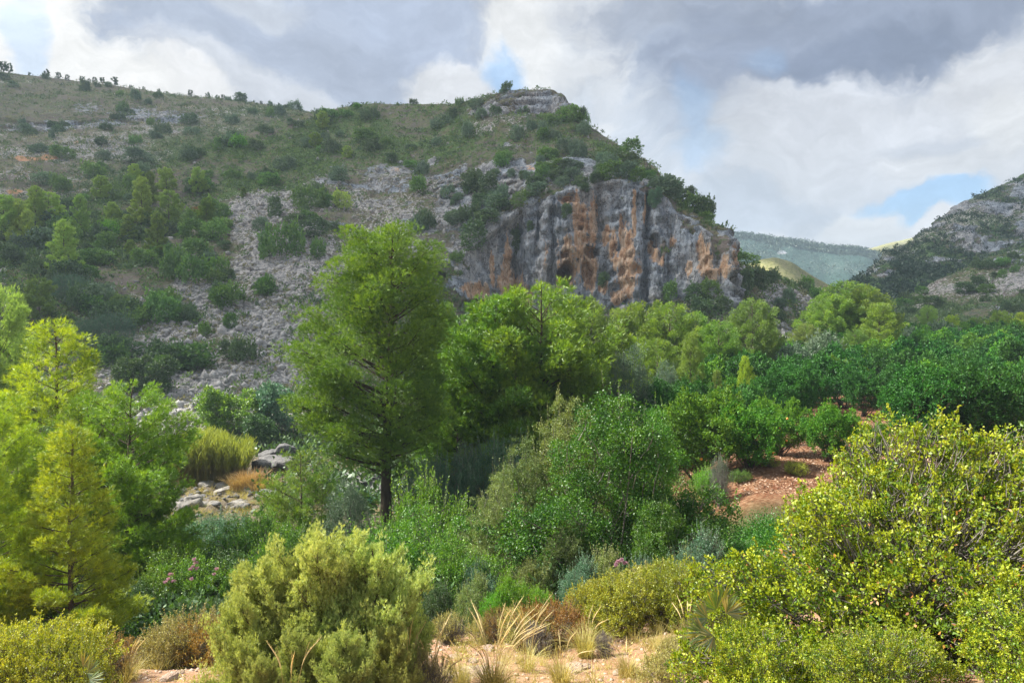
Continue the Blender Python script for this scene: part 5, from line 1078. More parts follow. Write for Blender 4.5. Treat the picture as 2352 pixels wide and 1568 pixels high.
# ------------------------------------------------------------------ grasses with plumes
def plume_grass(u, Y, lb, nst, hst, seed, nb=260, hb=.55, mt='drygrass', spread=.5, hmin=.75):
    rg = np.random.default_rng(seed); e = bpy.data.objects.new('grass_tuft', None); col.objects.link(e); e.location = foot(u, Y)
    tagit(e, lb, 'grass', 'golden plume grasses')
    b = Buf(); blades(b, rg, nb, .12, hb, .006, lean=1.1, var=(0, 1)); link('blades', b.mesh('blades'), M[mt], e)
    for i in range(nst):
        b = Buf(); a = rg.random()*2*PI; ln = rg.uniform(.05, spread); h = hst*rg.uniform(hmin, 1.05); s = np.linspace(0, 1, 7)
        P = np.stack([math.cos(a)*(.04+ln*h*s**1.6), math.sin(a)*(.04+ln*h*s**1.6), h*s*(1-.1*ln)-h*ln*.25*s**4], 1)
        tubes(b, P[None], np.full((1, 7), .0022), 3, .3)
        st = link('stalk', b.mesh('stalk', True), M['straw'], e)
        b = Buf(); k = 9; q = np.linspace(.68, 1.03, k)
        c = np.stack([np.interp(q, s, P[:, j]) for j in range(3)], 1); c[-1] = P[-1]+(P[-1]-P[-2])*.25; dr = norm(P[-1]-P[-3])
        c += np.array([math.cos(a), math.sin(a), 0])*((q-.68)**2*.9)[:, None]
        tubes(b, c[None], (.0055*np.sin(np.linspace(.15, 1, k)*PI)**.7+.001)[None], 6, .8)
        n = 60; f = rg.random(n); o = np.stack([np.interp(f, np.linspace(0, 1, k), c[:, j]) for j in range(3)], 1)
        leaves(b, o, norm(dr+rg.normal(size=(n, 3))*.2), .035, .003, rg.random(n)*.5+.5, rg, True)
        link('seed_head', b.mesh('seed_head'), M['straw'], st)
    return e
plume_grass(1132, 8.7, 'big arching grass tuft with golden plumes in the middle of the foreground', 24, 1.2, 301, 520, .6, spread=.7, hmin=.6)
plume_grass(935, 8.5, 'upright golden plume grass beside the junipers', 9, 1.1, 302, 400, .6, spread=.18)
plume_grass(985, 8.9, 'leaning golden plume grass in front of the bare soil', 8, 1.0, 303, 300, .55, spread=.5)
plume_grass(1210, 10.2, 'tall golden plume grass behind the big tuft', 9, 1.15, 304, 160, .5, spread=.3)
plume_grass(296, 10.6, 'golden plume grass by the red soil at the lower left', 9, .75, 305, 200, .45, spread=.25)
plume_grass(1345, 10.9, 'green-gold arching grass tuft between the rusty and grey bushes', 4, .8, 306, 380, .6, spread=.5)
plume_grass(1580, 10.6, 'thin dry grass tuft left of the dwarf palm', 4, .8, 307, 200, .5, spread=.5)
plume_grass(665, 7.3, 'single plumes poking out of the low junipers', 3, .9, 308, 40, .4, spread=.2)
plume_grass(1060, 9.6, 'short golden grass tuft on the bare soil', 5, .6, 309, 200, .4, spread=.5)

def fan_palm(u, Y, lb, seed, fr):
    rg = np.random.default_rng(seed); e = bpy.data.objects.new('dwarf_palm', None); col.objects.link(e); loc = foot(u, Y); e.location = loc
    tagit(e, lb, 'palm', 'dwarf palms')
    base = np.array(loc)
    for fu, fv, fy, ln, da in fr:
        c = np.array(W(fu, fv, fy))-base
        b = Buf(); s = np.linspace(0, 1, 6)[:, None]; P = c*s*np.array([1, 1, 1])+np.array([0, 0, .06])*np.sin(s*PI)
        tubes(b, P[None], np.full((1, 6), .005), 4, .5)
        a0 = math.radians(da); d = np.array([math.cos(a0), -.25, math.sin(a0)]); d /= np.linalg.norm(d); sd = norm(np.cross(d, np.array([.15, -1, .25])))
        n = 20; th = np.linspace(-1.15, 1.15, n); dd = norm(np.cos(th)[:, None]*d+np.sin(th)[:, None]*sd+rg.normal(size=(n, 3))*.04)
        nr = np.cross(d, sd)
        L = ln*(1-.18*np.abs(th)); w = ln*.075
        o = np.repeat(c[None], n, 0); px = norm(np.cross(dd, nr))
        up = nr[None]*((np.arange(n) % 2)*2-1)[:, None]*.004
        v = np.stack([o, o+dd*L[:, None]*.55+px*w/2+up, o+dd*L[:, None], o+dd*L[:, None]*.55-px*w/2-up], 1)
        b.add(v, np.arange(n*4).reshape(n, 4), np.repeat(rg.random(n), 4)); link('frond', b.mesh('frond'), M['palm'], e)
fan_palm(1690, 6.9, 'dwarf palm with stiff fans at the left foot of the large yellow-green bush', 401, [(1645,1400,6.6,.26,115),(1625,1418,6.5,.24,165),(1655,1385,6.7,.24,80),(1668,1408,6.4,.22,40),(1618,1452,6.4,.24,175),(1640,1460,6.3,.2,205)])
fan_palm(200, 8.4, 'dwarf palm peeping out at the bottom left corner', 402, [(200,1545,8.0,.26,20),(190,1530,8.1,.24,60),(205,1560,7.9,.22,-10)])

# ------------------------------------------------------------------ reeds, tan grass, rocks, pool
def reeds():
    rg = np.random.default_rng(9); b = Buf(); n = 1500
    u = rg.uniform(388, 562, n); Y = rg.uniform(41.5, 45.5, n); x = (u-1176)/F*Y; z = ground_z(x, Y)
    env = 1-.35*np.abs((u-475)/90)**2; h = (2.9*env)*rg.uniform(.75, 1.08, n)
    K = 6; s = np.linspace(0, 1, K); a = rg.random(n)*2*PI; ln = rg.uniform(.02, .22, n); ln = np.where(u > 535, ln+.2, ln); a = np.where(u > 535, rg.normal(size=n)*.5, a)
    P = np.stack([x, Y, z], 1)[:, None]+np.stack([np.cos(a)[:, None]*h[:, None]*ln[:, None]*s**2, np.sin(a)[:, None]*h[:, None]*ln[:, None]*s**2, h[:, None]*s], -1)
    v = rg.random(n)*.25
    tubes(b, P, np.broadcast_to(.012*(1-.6*s), (n, K)), 3, v)
    m = 22; i = np.repeat(np.arange(n), m); f = rg.uniform(.35, 1.0, len(i))**.8
    o = np.stack([P[i, 0, k]+(P[i, -1, k]-P[i, 0, k])*(f if k == 2 else f**2) for k in range(3)], 1)
    d = norm(rdir(rg, len(i))*.5+np.array([.1, 0, .9])); leaves(b, o, d, rg.uniform(.25, .5, len(i)), .035, np.clip(f*1.1-.15+rg.normal(size=len(i))*.1, 0, 1), rg, True)
    tagit(link('reeds', b.mesh('reeds'), M['reed']), 'dense stand of tall reeds, brown below and green above, by the river stones', 'reeds', kind='stuff')
reeds()
for u, Y, lb in [(578, 41, 'dry orange-tan grass mound right of the reeds'), (600, 40, 'dry orange-tan grass mound nearest the wispy pines'), (560, 40.4, 'low dry orange-tan grass mound touching the reeds')]:
    rg = np.random.default_rng(int(u)); b = Buf(); blades(b, rg, 700, .75, 1.15, .03, lean=.8, K=5); o = link('grass_mound', b.mesh('grass'), M['orangegrass'], None, foot(u, Y)); tagit(o, lb, 'grass', 'dry grass mounds')
RK = [(622,1046,47,1.15,'grey','largest grey outcrop rock below the tallest pine'),(650,1024,49,.95,'grey','upper grey outcrop rock'),(598,1060,45,.8,'grey','grey outcrop rock at the lower left of the outcrop'),(634,1036,48.5,.9,'grey','grey outcrop rock between the largest and the upper one'),(610,1040,48,.7,'grey','jagged grey outcrop rock left of the largest one'),(645,1052,46,.75,'grey','grey outcrop rock right of the largest one'),(590,1085,43,.7,'white','pale boulder beside the tan grass'),(655,1055,45,1.0,'grey','grey rock right under the outcrop'),(515,1112,42,.7,'white','white boulder at the foot of the reeds'),(480,1118,41.5,.6,'white','white stone under the middle of the reeds'),(522,1130,40.5,.75,'white','white boulder right of the reeds'),(577,1128,40,.7,'grey','grey boulder below the tan grass'),(562,1122,40.5,.4,'grey','small grey stone below the tan grass'),(438,1155,37,.6,'white','tall white boulder left of the river stones'),(430,1172,36,.9,'white','broad white boulder left of the blue-green bush'),(455,1168,36.5,.5,'white','white stone right of the broad white boulder'),(384,1142,38.5,.4,'white','white stone beside the left pines'),(545,1158,36.8,.85,'white','broad pale boulder above the blue-green bush'),(495,1165,36.5,.45,'white','small white stone above the blue-green bush'),(608,1140,38,.6,'grey','grey stone left of the wispy pine'),(470,1140,39,.35,'grey','small grey stone in the river bed'),(842,1112,41,1.6,'grey','dark grey rock seen left of the big trunk'),(815,1098,43,1.2,'grey','grey rock behind the olive tree'),(870,1120,40,1.0,'grey','grey rock against the big trunk'),(420,1120,40,.5,'grey','grey stone left of the reeds'),(1560,1150,24.5,.5,'warm','brown rock in the red bank left of the bushes')]
for i, (u, v, Y, r, t, lb) in enumerate(RK):
    x, y, z = foot(u, Y); zc = CZ+(784-v)/F*Y
    o = link('boulder', ROCKS[i % 5], M['rock_'+t], None, (x, y, max(z, zc-.3*r)-.05), (0, 0, i*1.7), (r, r*.9, r*(.8+.1*(i % 3)))); tagit(o, lb, 'rock', 'river boulders')
for i, (u, v, r, lb) in enumerate([(1020,1478,.12,'flat pale stone at the top of the bare soil'),(1122,1492,.12,'angular grey-white stone beside the golden plumes'),(1135,1478,.10,'pale stone behind the golden plumes'),(1655,1492,.1,'white stone by the dwarf palm'),(1323,1540,.15,'warm white stone at the bottom middle'),(1345,1532,.1,'small warm stone beside the bottom middle stone'),(1100,1548,.22,'flat pink-white slab in the bare soil'),(1055,1560,.16,'pinkish stone left of the flat slab'),(388,1560,.14,'reddish stone at the bottom left on the soil'),(410,1548,.08,'small pale stone at the bottom left'),(330,1512,.12,'white stone behind the lower left plumes'),(1425,1545,.1,'pale stone on the soil right of the bottom middle stone'),(1500,1552,.09,'small pale stone near the mastic bush'),(1085,1518,.09,'small pale stone left of the big tuft'),(1250,1480,.08,'small white stone behind the low bushes'),(1040,1510,.1,'pale stone under the leaning plumes')]):
    # walk down the slope to the distance where this direction meets the ground
    Yq = np.linspace(6.5, 16, 400); zg = ground_z((u-1176)/F*Yq, Yq); h = CZ+(784-v)/F*Yq-zg; k = int(np.argmax(h < 0)) if (h < 0).any() else 399
    o = link('stone', ROCKS[i % 5], M['rock_warm'], None, ((u-1176)/F*Yq[k], Yq[k], zg[k]+r*.12), (0, 0, i*2.1), (r*1.2, r, r*.75)); tagit(o, lb, 'stone', 'stones on the bare soil')
def pool():
    v = np.array([[x, y, CZ-8.80] for y in (36.5, 42) for x in (-10.5, -6.5)], float)
    n = 24; a = np.linspace(0, 2*PI, n, endpoint=False); r = 1+.2*np.sin(3*a)+.1*np.cos(5*a)
    V = np.stack([-8.6+2.2*r*np.cos(a), 39+2.6*r*np.sin(a), np.full(n, CZ-8.62)], 1); V = np.vstack([V, [[-8.6, 39, CZ-8.62]]])
    f = np.stack([np.arange(n), (np.arange(n)+1) % n, np.full(n, n)], 1)
    m = bpy.data.materials.new('water'); m.use_nodes = True; k = N(m.node_tree)
    p = k.n('ShaderNodeBsdfPrincipled', ins={'Base Color': (.015, .05, .03, 1), 'Roughness': .08}); k.n('ShaderNodeOutputMaterial', ins={0: p.outputs[0]})
    tagit(link('water', make_mesh('water', V, [f]), m), kind='structure')
pool()
shrub(1655, 26.3, 1062, 'thin grey leafless shrub standing on the edge of the red bank', P_TWIGGY, .68, 'olive', .42, 'shrub', 'shrub', 'valley shrubs', 1)
shrub(1625, 27.5, 1078, 'light green weed clump on the edge of the orchard', P_LOW, .78, 'bright', .9, 'shrub', 'shrub', 'valley shrubs', 1)

# ------------------------------------------------------------------ shrubs on the mountains
GM = 'shrubs scattered on the mountains'
nsh = 0
HM_ = {'yellowgreen': 'hill_green', 'dark': 'hill_dark', 'green': 'hill_green', 'bluegreen': 'hill_blue'}
def slope_shrub(S, u, vb, hpx, wpx, mt, lb, k=0):
    global nsh
    mt = HM_.get(mt, mt)
    p = on_sheet(S, u, vb); H = hpx/F*p[1]; Wd = wpx/F*p[1]
    e = bpy.data.objects.new('shrub', SH[k][1]); col.objects.link(e); ph, pw = [(1.7, 2.6), (2.0, 2.1), (1.3, 3.2), (2.5, 2.3)][k]
    if len(SH[k][1].materials) == 0: SH[k][1].materials.append(None)
    e.material_slots[0].link = 'OBJECT'; e.material_slots[0].material = M[mt]
    e.location = tuple(p-np.array([0, 0, H*.12])); e.scale = (Wd/pw, Wd/pw*.9, H/ph*1.1); e.rotation_euler = (0, 0, u*1.3 % 6.28)
    tagit(e, lb, 'shrub', GM); nsh += 1
def slope_tree(u, vb, hpx, wpx, mt, lb, pr, ph, pw):
    p = on_sheet(S2, u, vb); H = hpx/F*p[1]
    plant('slope_tree', pr, ph, tuple(p-np.array([0, 0, .15])), H, lb, 'tree', 'small trees on the rocky slope', mt, 'bark_grey', u*.9, (wpx/F*p[1])/(pw*H/ph))
slope_tree(548, 1012, 118, 150, 'green', 'bright green broad tree at the foot of the scree', P_CITRUS_FAR, 3.1, 3.8)
slope_tree(490, 985, 80, 80, 'green', 'green bush-like tree left of the bright green broad tree', P_CITRUS_FAR, 3.1, 3.8)
slope_tree(640, 1000, 120, 120, 'bluegreen', 'dark tree between the bright green tree and the tallest pine', P_CITRUS_FAR, 3.1, 3.8)
slope_tree(598, 1030, 80, 90, 'dark', 'dark low tree in front of the bright green tree', P_CITRUS_FAR, 3.1, 3.8)
slope_tree(165, 692, 66, 86, 'bluegreen', 'round blue-green shrub on the left slope', P_ROUND, 2.3, 3.2)
slope_tree(252, 805, 92, 105, 'bluegreen', 'round grey-green shrub beside the tall bushy pine', P_ROUND, 2.3, 3.2)
slope_tree(200, 790, 60, 60, 'bluegreen', 'smaller grey-green shrub left of the round grey-green one', P_ROUND, 2.3, 3.2)
slope_tree(335, 905, 85, 110, 'dark', 'dark green thicket tree below the round grey-green shrub', P_CITRUS_FAR, 3.1, 3.8)
slope_tree(365, 862, 50, 50, 'green', 'green tree above the dark thicket tree', P_CITRUS_FAR, 3.1, 3.8)
slope_tree(300, 900, 80, 80, 'dark', 'dark thicket tree next to the tall bushy pine', P_CITRUS_FAR, 3.1, 3.8)
slope_tree(1335, 283, 38, 26, 'dark', 'lone tree on the skyline step right of the summit', P_OLIVE_FAR, 4.0, 3.8)
slope_tree(1563, 472, 42, 56, 'dark', 'rounded dark tree on the shoulder above the cliff', P_CITRUS_FAR, 3.1, 3.8)
slope_tree(1506, 478, 46, 44, 'bluegreen', 'dusky tree at the cliff notch left of the rounded dark tree', P_CITRUS_FAR, 3.1, 3.8)
hand = [(650,590,68,100,'green','large green shrub on the scree left of the tallest pine top',2),(733,592,42,40,'green','green shrub between the large scree shrub and the tallest pine',0),(525,702,52,78,'green','rounded green shrub alone on the scree',0),(500,690,40,36,'dark','dark shrub against the rounded green scree shrub',1),(561,826,42,62,'dark','flat dark green shrub in the middle of the lower scree',2),(530,756,36,32,'green','small bright shrub above the flat dark one',1),(612,672,38,44,'green','bright green shrub high on the scree',0),(455,645,50,90,'yellowgreen','wide light green shrub on the slope',2),(500,630,36,50,'yellowgreen','light green shrub at the scree edge',2),(400,640,60,80,'green','wide green shrub on the middle slope',2),(372,740,66,84,'green','green shrub left of the scree',0),(330,735,40,50,'dark','dull green shrub left of the green one by the scree',0),(470,770,30,30,'yellowgreen','small light green shrub on the scree',0),(450,600,50,60,'green','green shrub below the gully pines',1),(245,548,40,60,'bright','vivid green shrub under the gully pines',0),(232,560,44,50,'dark','dark shrub under the gully pines',0),(498,505,46,60,'yellowgreen','light green shrub right of the gully pines',0),(500,550,46,60,'green','green shrub below the light green one by the gully pines',0),(448,548,44,60,'green','green shrub beside the gully pines',1),(98,575,50,60,'bluegreen','dark blue-green shrub in the left grove',1),(155,650,50,70,'dark','dark green shrub under the bright bushy pine',1),(140,440,36,48,'green','bright green shrub on the far left slope',0),(1190,320,32,32,'bluegreen','round blue-green shrub below the summit rocks',1),(1222,300,24,24,'bluegreen','blue-green shrub right of the round one below the summit',0),(1250,308,26,40,'bluegreen','wide blue-green shrub below the summit rocks',2),(1275,318,20,26,'bluegreen','blue-green shrub at the right below the summit',0),(1160,215,14,26,'bluegreen','small shrub on the skyline left of the summit',0),(1110,268,18,40,'bluegreen','shrub at the left foot of the summit rocks',2),(1140,262,18,30,'dark','dark shrub under the summit rocks',0),(1205,262,14,30,'dark','dark shrub on a ledge of the summit rocks',2),(1340,312,30,38,'bluegreen','blue-green shrub on the skyline step',0),(1265,285,20,30,'green','green shrub under the right of the summit rocks',0),(1158,382,26,60,'green','wide green shrub above the cliff',2),(1300,350,26,50,'bluegreen','blue-green shrub on the upper right shoulder',2),(1400,390,30,60,'bluegreen','wide blue-green shrub above the cliff face',2),(1385,375,26,40,'bluegreen','shrub on the upper shoulder above the cliff face',0),(1187,585,58,36,'dark','hanging shrub in the left cleft of the cliff',3),(1218,530,22,16,'dark','small dark shrub halfway up the cliff',1),(1086,570,60,70,'dark','big dark shrub at the left side of the cliff',3),(1085,505,32,60,'dark','dark shrub above the big one left of the cliff',2),(980,520,34,60,'dark','dark shrub on the rocky slope left of the cliff',2),(1390,655,30,28,'dark','dark shrub at the cliff foot below the cave',1),(1330,430,20,50,'dark','dark shrub on the cliff rim',2),(1300,498,30,24,'dark','dark shrub on the grey cliff face left of the streaks',1),(720,480,44,80,'green','green shrub above the tallest pine on the left',2),(790,480,40,40,'pine_far','paler shrub right above the tallest pine',3),(632,500,50,36,'dark','dark shrub at the top of the scree',3),(550,338,22,56,'bright','vivid green shrub high on the ridge slope',2),(965,440,30,60,'green','green shrub in the rocky middle slope',2),(1088,440,50,60,'dark','dark tree-like shrub in the rocky middle slope',3),(1120,445,44,50,'dark','dark shrub right of the tree-like one',3),(820,250,12,26,'bright','green shrub on the low saddle skyline',2),(950,238,10,24,'dark','dark shrub on the skyline left of the summit ridge',2),(1545,690,44,36,'green','green shrub at the cliff foot right of the caves',3),(1600,700,50,60,'dark','dark shrub group at the cliff foot',3),(1640,680,40,40,'green','green shrub under the right cliff corner',3),(1625,735,50,60,'dark','dark shrub in the rubble below the right cliff',3),(1655,720,40,40,'dark','dark shrub behind the tall grey-green pine',3),(1700,680,60,46,'dark','dark tree-like shrub at the cliff corner',3),(1735,665,50,44,'dark','dark shrub just right of the cliff corner',3),(1765,655,36,40,'dark','dark shrub on the spur crest',0),(1802,700,36,26,'bluegreen','blue-green shrub on the spur rubble',1),(1790,735,22,24,'dark','small dark shrub on the spur rubble',0),(1845,672,24,40,'dark','dark shrub on the low end of the spur crest',2),(1870,690,26,44,'green','green shrub on the low end of the spur',2)]
for u, vb, h, wd, mt, lb, k in hand: slope_shrub(S2 if not (u == 140) else S1, u, vb, h, wd, mt, lb, k)
def zone2(u, v):
    if u > 1700: return 'on the stony spur right of the cliff'
    if u > 1330: return 'on the shoulder above the cliff face' if v < 520 else 'at the foot of the cliff'
    if u > 1000: return ('high below the summit rocks' if v < 330 else ('on the rocky slope just above the cliff' if v < 480 else 'on the broken ground left of the cliff'))
    if u > 640: return ('high on the ridge slope under the saddle' if v < 350 else ('on the middle slope above the tallest pine' if v < 480 else 'on the rocky ground behind the tallest pine'))
    if u > 400: return 'on the green slope right of the gully' if v < 480 else ('on the upper scree' if v < 700 else 'on the lower scree')
    return 'among the slope pines at the left' if v < 650 else 'on the slope above the left pines'
def zone1(u, v): return ('high on the left mountain' if v < 260 else ('below the left rock band' if v < 370 else 'just above the grove'))+(' near the left edge' if u < 180 else (' toward the gully' if u > 360 else ''))
CN = {'dark': 'dark green', 'green': 'mid green', 'bluegreen': 'blue-green', 'yellowgreen': 'light green', 'rustbush': 'rusty brown'}
def hidden(u, v):
    vis = np.interp(u, [-100, 60, 200, 340, 400, 560, 680, 681, 740, 1000, 1001, 1100, 1240, 1400, 1600, 1700, 1760, 1850, 2000], [560, 620, 800, 900, 930, 880, 880, 600, 560, 560, 640, 660, 640, 690, 700, 690, 720, 700, 690])
    return v > vis
def scatter(S, n, seed, ok, zone, hr, mats, p=None):
    rg = np.random.default_rng(seed); R_, C_ = np.where(S.S < S.K-1.02); m = 0; used = []
    while m < n:
        q = rg.integers(len(R_)); i, j = R_[q], C_[q]; u, v = S.U[i, j], S.V[i, j]
        if not ok(u, v, i, j): continue
        if any((u-a)**2+(v-b)**2 < 220 for a, b in used): continue
        used.append((u, v)); y = S.P[i, j, 1]; h = rg.uniform(*hr)**1.0; hp = h/y*F; mt = rg.choice(mats, p=p)
        if S is S2 and u > 640 and mt in ('yellowgreen', 'rustbush'): mt = 'bluegreen'
        sz = 'small' if h < hr[0]*.6+hr[1]*.4 else 'bushy'
        k = rg.integers(4)
        slope_shrub(S, u, v, hp, hp*rg.uniform(1.1, 2.1), mt, f"{sz} {['spreading', 'rounded', 'flat-topped', 'upright'][k]} {CN[mt]} shrub {zone(u, v)}", k); m += 1
green2 = S2.at['green']; cl2 = S2.at['cliff']; sc2 = S2.at['scree']
scatter(S2, 26, 6, lambda u, v, i, j: 1040 < u < 1500 and np.interp(u, [1040, 1200, 1350, 1500], [420, 400, 385, 395]) < v < np.interp(u, [1040, 1110, 1200, 1290, 1430, 1500], [560, 530, 480, 450, 435, 450]), lambda u, v: 'on the rocky rim right above the cliff face' if u > 1270 else 'on the rock ledges at the upper left of the cliff', (1.0, 2.4), ['dark', 'green', 'bluegreen'], [.5, .25, .25])
scatter(S2, 165, 1, lambda u, v, i, j: -30 < u < 1980 and not (1040 < u < 1700 and S2.S[i, j] > 6.3 and (i*5+j*3) % 4) and not hidden(u, v) and cl2[i, j] < .5 and sc2[i, j] < .75 and (sc2[i, j] < .45 or (i*7+j) % 3 == 0), zone2, (1.2, 3.0), ['dark', 'green', 'bluegreen', 'yellowgreen', 'rustbush'], [.36, .30, .24, .07, .03])
scatter(S1, 48, 2, lambda u, v, i, j: -30 < u < 690 and v < np.interp(u, [0, 150, 264, 400, 700], [440, 440, 415, 362, 262]), zone1, (1.8, 4.2), ['dark', 'green', 'bluegreen'], [.4, .25, .35])
def zone4(u, v): return 'low on the right-hand spur' if v > 690 else 'on the stony right-hand spur'
scatter(S4, 24, 3, lambda u, v, i, j: 2040 < u < 2380 and v < 730, zone4, (1.2, 2.6), ['dark', 'green'], [.6, .4])

# ------------------------------------------------------------------ low scrub, undergrowth and loose grass that nobody could count
def scrub(name, S, n, seed, hr, mt, wfun, label, leafn=26, urange=None, aspect=1.3, lw=.5):
    rg = np.random.default_rng(seed); ok = (S.S < S.K-1.01)
    R_, C_ = np.where(ok); wt = wfun(S)[R_, C_]
    if urange: wt = wt*((S.U[R_, C_] > urange[0]) & (S.U[R_, C_] < urange[1]))
    q = rg.choice(len(R_), n, p=wt/wt.sum()); i, j = R_[q], C_[q]; P = S.P[i, j]+rg.normal(size=(n, 3))*np.array([.25, .25, 0])
    h = rg.uniform(hr[0], hr[1], n)*rg.uniform(.6, 1, n)
    cid = np.repeat(np.arange(n), leafn); d = rdir(rg, len(cid), .35); d[:, 2] = np.abs(d[:, 2])
    rr = (.35+.65*rg.random(len(cid)))
    pos = P[cid]+d*rr[:, None]*h[cid][:, None]*np.array([aspect*.6, aspect*.6, .8])-np.array([0, 0, .05])
    b = Buf(); ld = norm(d+rg.normal(size=d.shape)*.5+np.array([0, 0, .3])); vr = rg.random(n)*.65
    leaves(b, pos, ld, h[cid]*lw*rg.uniform(.6, 1.2, len(cid)), h[cid]*lw*.5, np.clip(vr[cid]+rg.random(len(cid))*.35, 0, 1), rg, True)
    tagit(link(name, b.mesh(name), M[mt]), label, 'scrub', kind='stuff')
w2 = lambda k: (lambda S: (S.at['cliff'] < .4)*(S.at['rock'] < .4)*(1-.85*np.clip(S.at['scree'], 0, 1))*(k(S)+.02)*(S.P[..., 1]/60)**1.2)
scrub('scrub', S2, 6500, 11, (.4, 1.5), 'scrub_dark', w2(lambda S: .25+S.at['green']), 'low dark green scrub covering the cliff mountain', 20)
scrub('scrub', S2, 9500, 12, (.35, 1.3), 'scrub_green', w2(lambda S: .12+S.at['green']**2), 'low green scrub covering the cliff mountain', 20)
scrub('scrub', S2, 12000, 13, (.25, .8), 'scrub_dry', (lambda S: (S.at['cliff'] < .5)*(S.at['rock'] < .6)*(.7+.3*S.at['scree'])*(S.P[..., 1]/60)**1.2), 'low dry brownish scrub and grass covering the cliff mountain', 16)
scrub('scrub', S1, 6000, 14, (.6, 1.8), 'scrub_dark', lambda S: .35+S.at['green'], 'low dark scrub covering the left mountain', 16, (-60, 740))
scrub('scrub', S1, 4500, 15, (.5, 1.3), 'scrub_dry', lambda S: .5+S.at['scree'], 'low dry scrub covering the left mountain', 12, (-60, 740))
scrub('scrub', S3, 6500, 16, (1.0, 2.6), 'far_forest', lambda S: .1+S.at['green']*(S.at['rock'] < .4), 'dense dark scrub covering the right-hand mountain', 16, (1900, 2500))
scrub('scrub', S4, 5000, 17, (.5, 1.5), 'scrub_dark', lambda S: .04+S.at['green'], 'low scrub covering the right-hand spur', 18, (1980, 2500))
scrub('forest', S5, 6000, 18, (3, 7), 'far_forest', lambda S: (S.S > 8.2)*3+.15+(S.U < 1790)*.6, 'far forest on the blue hill', 8, (1640, 2080), aspect=.8, lw=.45)
def stones(n, seed):
    rg = np.random.default_rng(seed); import bmesh
    bm = bmesh.new(); bmesh.ops.create_icosphere(bm, subdivisions=1, radius=1); v0 = np.array([x.co[:] for x in bm.verts]); f0 = np.array([[q.index for q in p.verts] for p in bm.faces]); bm.free()
    R_, C_ = np.where(S2.S < S2.K-1.1); wt = (S2.at['scree'][R_, C_]**2+.04)*(S2.at['cliff'][R_, C_] < .4)*(S2.P[R_, C_, 1]/60)
    q = rg.choice(len(R_), n, p=wt/wt.sum()); P = S2.P[R_[q], C_[q]]
    r = .10+.55*rg.random(n)**4; v = v0[None]*(1+rg.normal(size=(n, len(v0), 1))*.22)*rg.uniform(.5, 1.2, (n, 1, 3))*r[:, None, None]+P[:, None]
    f = (f0[None]+(np.arange(n)*len(v0))[:, None, None]).reshape(-1, 3)
    tagit(link('scree', make_mesh('scree', v.reshape(-1, 3), [f], {'var': np.repeat(rg.random(n), len(v0))}), M['rock_scree']), 'loose grey stones scattered over the scree slope', 'stones', kind='stuff')
stones(9000, 51)
def fill(name, n, seed, region, hr, mt, label, cat, leafn=30, keep=None, grassy=False, lk=1.0):
    rg = np.random.default_rng(seed); b = Buf()
    u = rg.uniform(region[0], region[1], n); Y = rg.uniform(region[2], region[3], n); x = (u-1176)/F*Y
    if keep is not None: k = keep(x, Y, u); x, Y, u = x[k], Y[k], u[k]
    n = len(x); z = ground_z(x, Y); h = rg.uniform(hr[0], hr[1], n); P = np.stack([x, Y, z], 1)
    cid = np.repeat(np.arange(n), leafn); d = rdir(rg, len(cid), .5); d[:, 2] = np.abs(d[:, 2]); rr = .2+.8*rg.random(len(cid)); vr = rg.random(n)*.6
    if grassy:
        o = P[cid]+np.concatenate([rg.normal(size=(len(cid), 2))*h[cid][:, None]*.12, np.zeros((len(cid), 1))], 1)
        leaves(b, o, norm(d+np.array([0, 0, .9])), h[cid]*rg.uniform(.6, 1.1, len(cid)), h[cid]*.02, np.clip(vr[cid]+rg.random(len(cid))*.4, 0, 1), rg, False)
    else:
        pos = P[cid]+d*rr[:, None]*h[cid][:, None]*np.array([.8, .8, 1])
        leaves(b, pos, norm(d+rg.normal(size=d.shape)*.5), h[cid]*.22*lk, h[cid]*.11*lk, np.clip(vr[cid]+rg.random(len(cid))*.4, 0, 1), rg, True)
    tagit(link(name, b.mesh(name), M[mt]), label, cat, kind='stuff')
nt = lambda x, Y, u: (np.abs(u-1060) > 60+0*u) | (Y > 11.5)
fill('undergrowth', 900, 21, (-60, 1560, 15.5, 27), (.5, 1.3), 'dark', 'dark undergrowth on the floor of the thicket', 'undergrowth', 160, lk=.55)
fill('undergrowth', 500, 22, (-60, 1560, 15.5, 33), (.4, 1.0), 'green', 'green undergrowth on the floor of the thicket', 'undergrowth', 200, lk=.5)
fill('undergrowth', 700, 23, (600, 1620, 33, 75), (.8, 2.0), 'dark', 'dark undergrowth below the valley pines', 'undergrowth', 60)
fill('undergrowth', 260, 25, (1560, 1800, 15, 22.5), (.4, .9), 'climber', 'creeper and undergrowth on the bank below the red soil', 'undergrowth', 420, lk=.38)
fill('undergrowth', 500, 24, (1600, 2500, 95, 130), (1.5, 3.2), 'green', 'distant undergrowth behind the orchard', 'undergrowth', 50)
fill('grass', 900, 31, (-60, 1750, 8.0, 13.8), (.12, .38), 'drygrass', 'short dry grass on the near slope', 'grass', 26, keep=lambda x, Y, u: (fbm(x*.9, Y*.9, 0*x, 3) > -.12), grassy=True)
fill('grass', 420, 32, (-60, 1750, 8.5, 14.2), (.10, .28), 'heather', 'low olive herbs on the near slope', 'grass', 40, keep=lambda x, Y, u: (fbm(x*.9+5, Y*.9, 0*x, 3) > .0))
fill('grass', 700, 33, (380, 700, 34, 50), (.2, .6), 'drygrass', 'dry grass between the river stones', 'grass', 20, grassy=True)
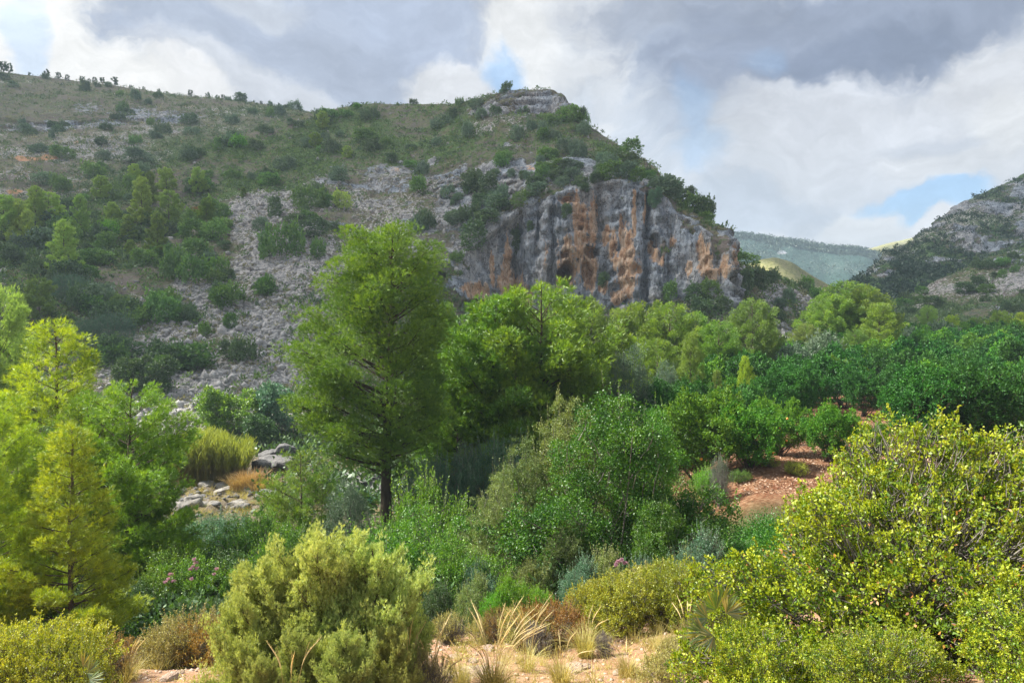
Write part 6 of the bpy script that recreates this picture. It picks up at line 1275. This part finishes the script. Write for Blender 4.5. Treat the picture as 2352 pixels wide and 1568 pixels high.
def litter():
    rg = np.random.default_rng(61); n = 16000; u = rg.uniform(1560, 2150, n); Y = rg.uniform(26, 44, n); x = (u-1176)/F*Y; z = ground_z(x, Y)
    k = fbm(x*.8, Y*.8, 0*x, 3) > -.15; x, Y, z = x[k], Y[k], z[k]; b = Buf(); d = rdir(rg, len(x)); d[:, 2] = np.abs(d[:, 2])*.35
    leaves(b, np.stack([x, Y, z+.01], 1), norm(d), rg.uniform(.06, .16, len(x)), .05, rg.random(len(x)), rg, True)
    tagit(link('leaf_litter', b.mesh('leaf_litter'), M['litter']), 'dry brown leaf litter and cut twigs on the red orchard soil', 'litter', kind='stuff')
litter()
for i, (u, Y, h, lb) in enumerate([(1700, 28.2, .5, 'left'), (1765, 30.5, .45, 'middle'), (1830, 29, .55, 'right')]):
    x, y, z = foot(u, Y); plant('weed', P_LOW, .78, (x, y, z), h, lb+' one of three weed clumps on the red orchard soil', 'weed', 'weeds on the red soil', 'yellowgreen' if i else 'green', 'bark', u, 1.3, 'shrub')
plume_grass(1290, 9.4, 'pale dry grass tuft on the bare soil right of the big arching tuft', 5, .75, 310, 320, .42, spread=.5)
plume_grass(1440, 9.6, 'pale dry grass tuft in front of the yellow-green bushes', 4, .6, 311, 320, .38, spread=.5)
plume_grass(1010, 8.6, 'low dry grass tuft at the edge of the junipers', 3, .6, 312, 300, .36, spread=.5)
def gravel(name, n, seed, region, rr, mt, label):
    rg = np.random.default_rng(seed); R0 = ROCKS[0]; import bmesh
    bm = bmesh.new(); bmesh.ops.create_icosphere(bm, subdivisions=1, radius=1); v0 = np.array([x.co[:] for x in bm.verts]); f0 = np.array([[q.index for q in p.verts] for p in bm.faces]); bm.free()
    u = rg.uniform(region[0], region[1], n); Y = rg.uniform(region[2], region[3], n); x = (u-1176)/F*Y; z = ground_z(x, Y)
    r = rr[0]+(rr[1]-rr[0])*rg.random(n)**3; sc_ = rg.uniform(.5, 1.2, (n, 1, 3))
    v = v0[None]*(1+rg.normal(size=(n, len(v0), 1))*.18)*sc_*r[:, None, None]; v[..., 2] *= .6
    v = v+np.stack([x, Y, z], 1)[:, None]; f = (f0[None]+(np.arange(n)*len(v0))[:, None, None]).reshape(-1, 3)
    me = make_mesh(name, v.reshape(-1, 3), [f], {'var': np.repeat(rg.random(n), len(v0))}); tagit(link(name, me, M[mt]), label, 'gravel', kind='stuff')
gravel('gravel', 3500, 41, (-60, 1750, 7.8, 13.5), (.008, .055), 'rock_warm', 'loose pale gravel on the near slope')
gravel('gravel', 1500, 42, (380, 720, 34, 52), (.04, .28), 'rock_grey', 'loose pale stones of the river bed')
print('individual slope shrubs', nsh, 'orchard', cnt)
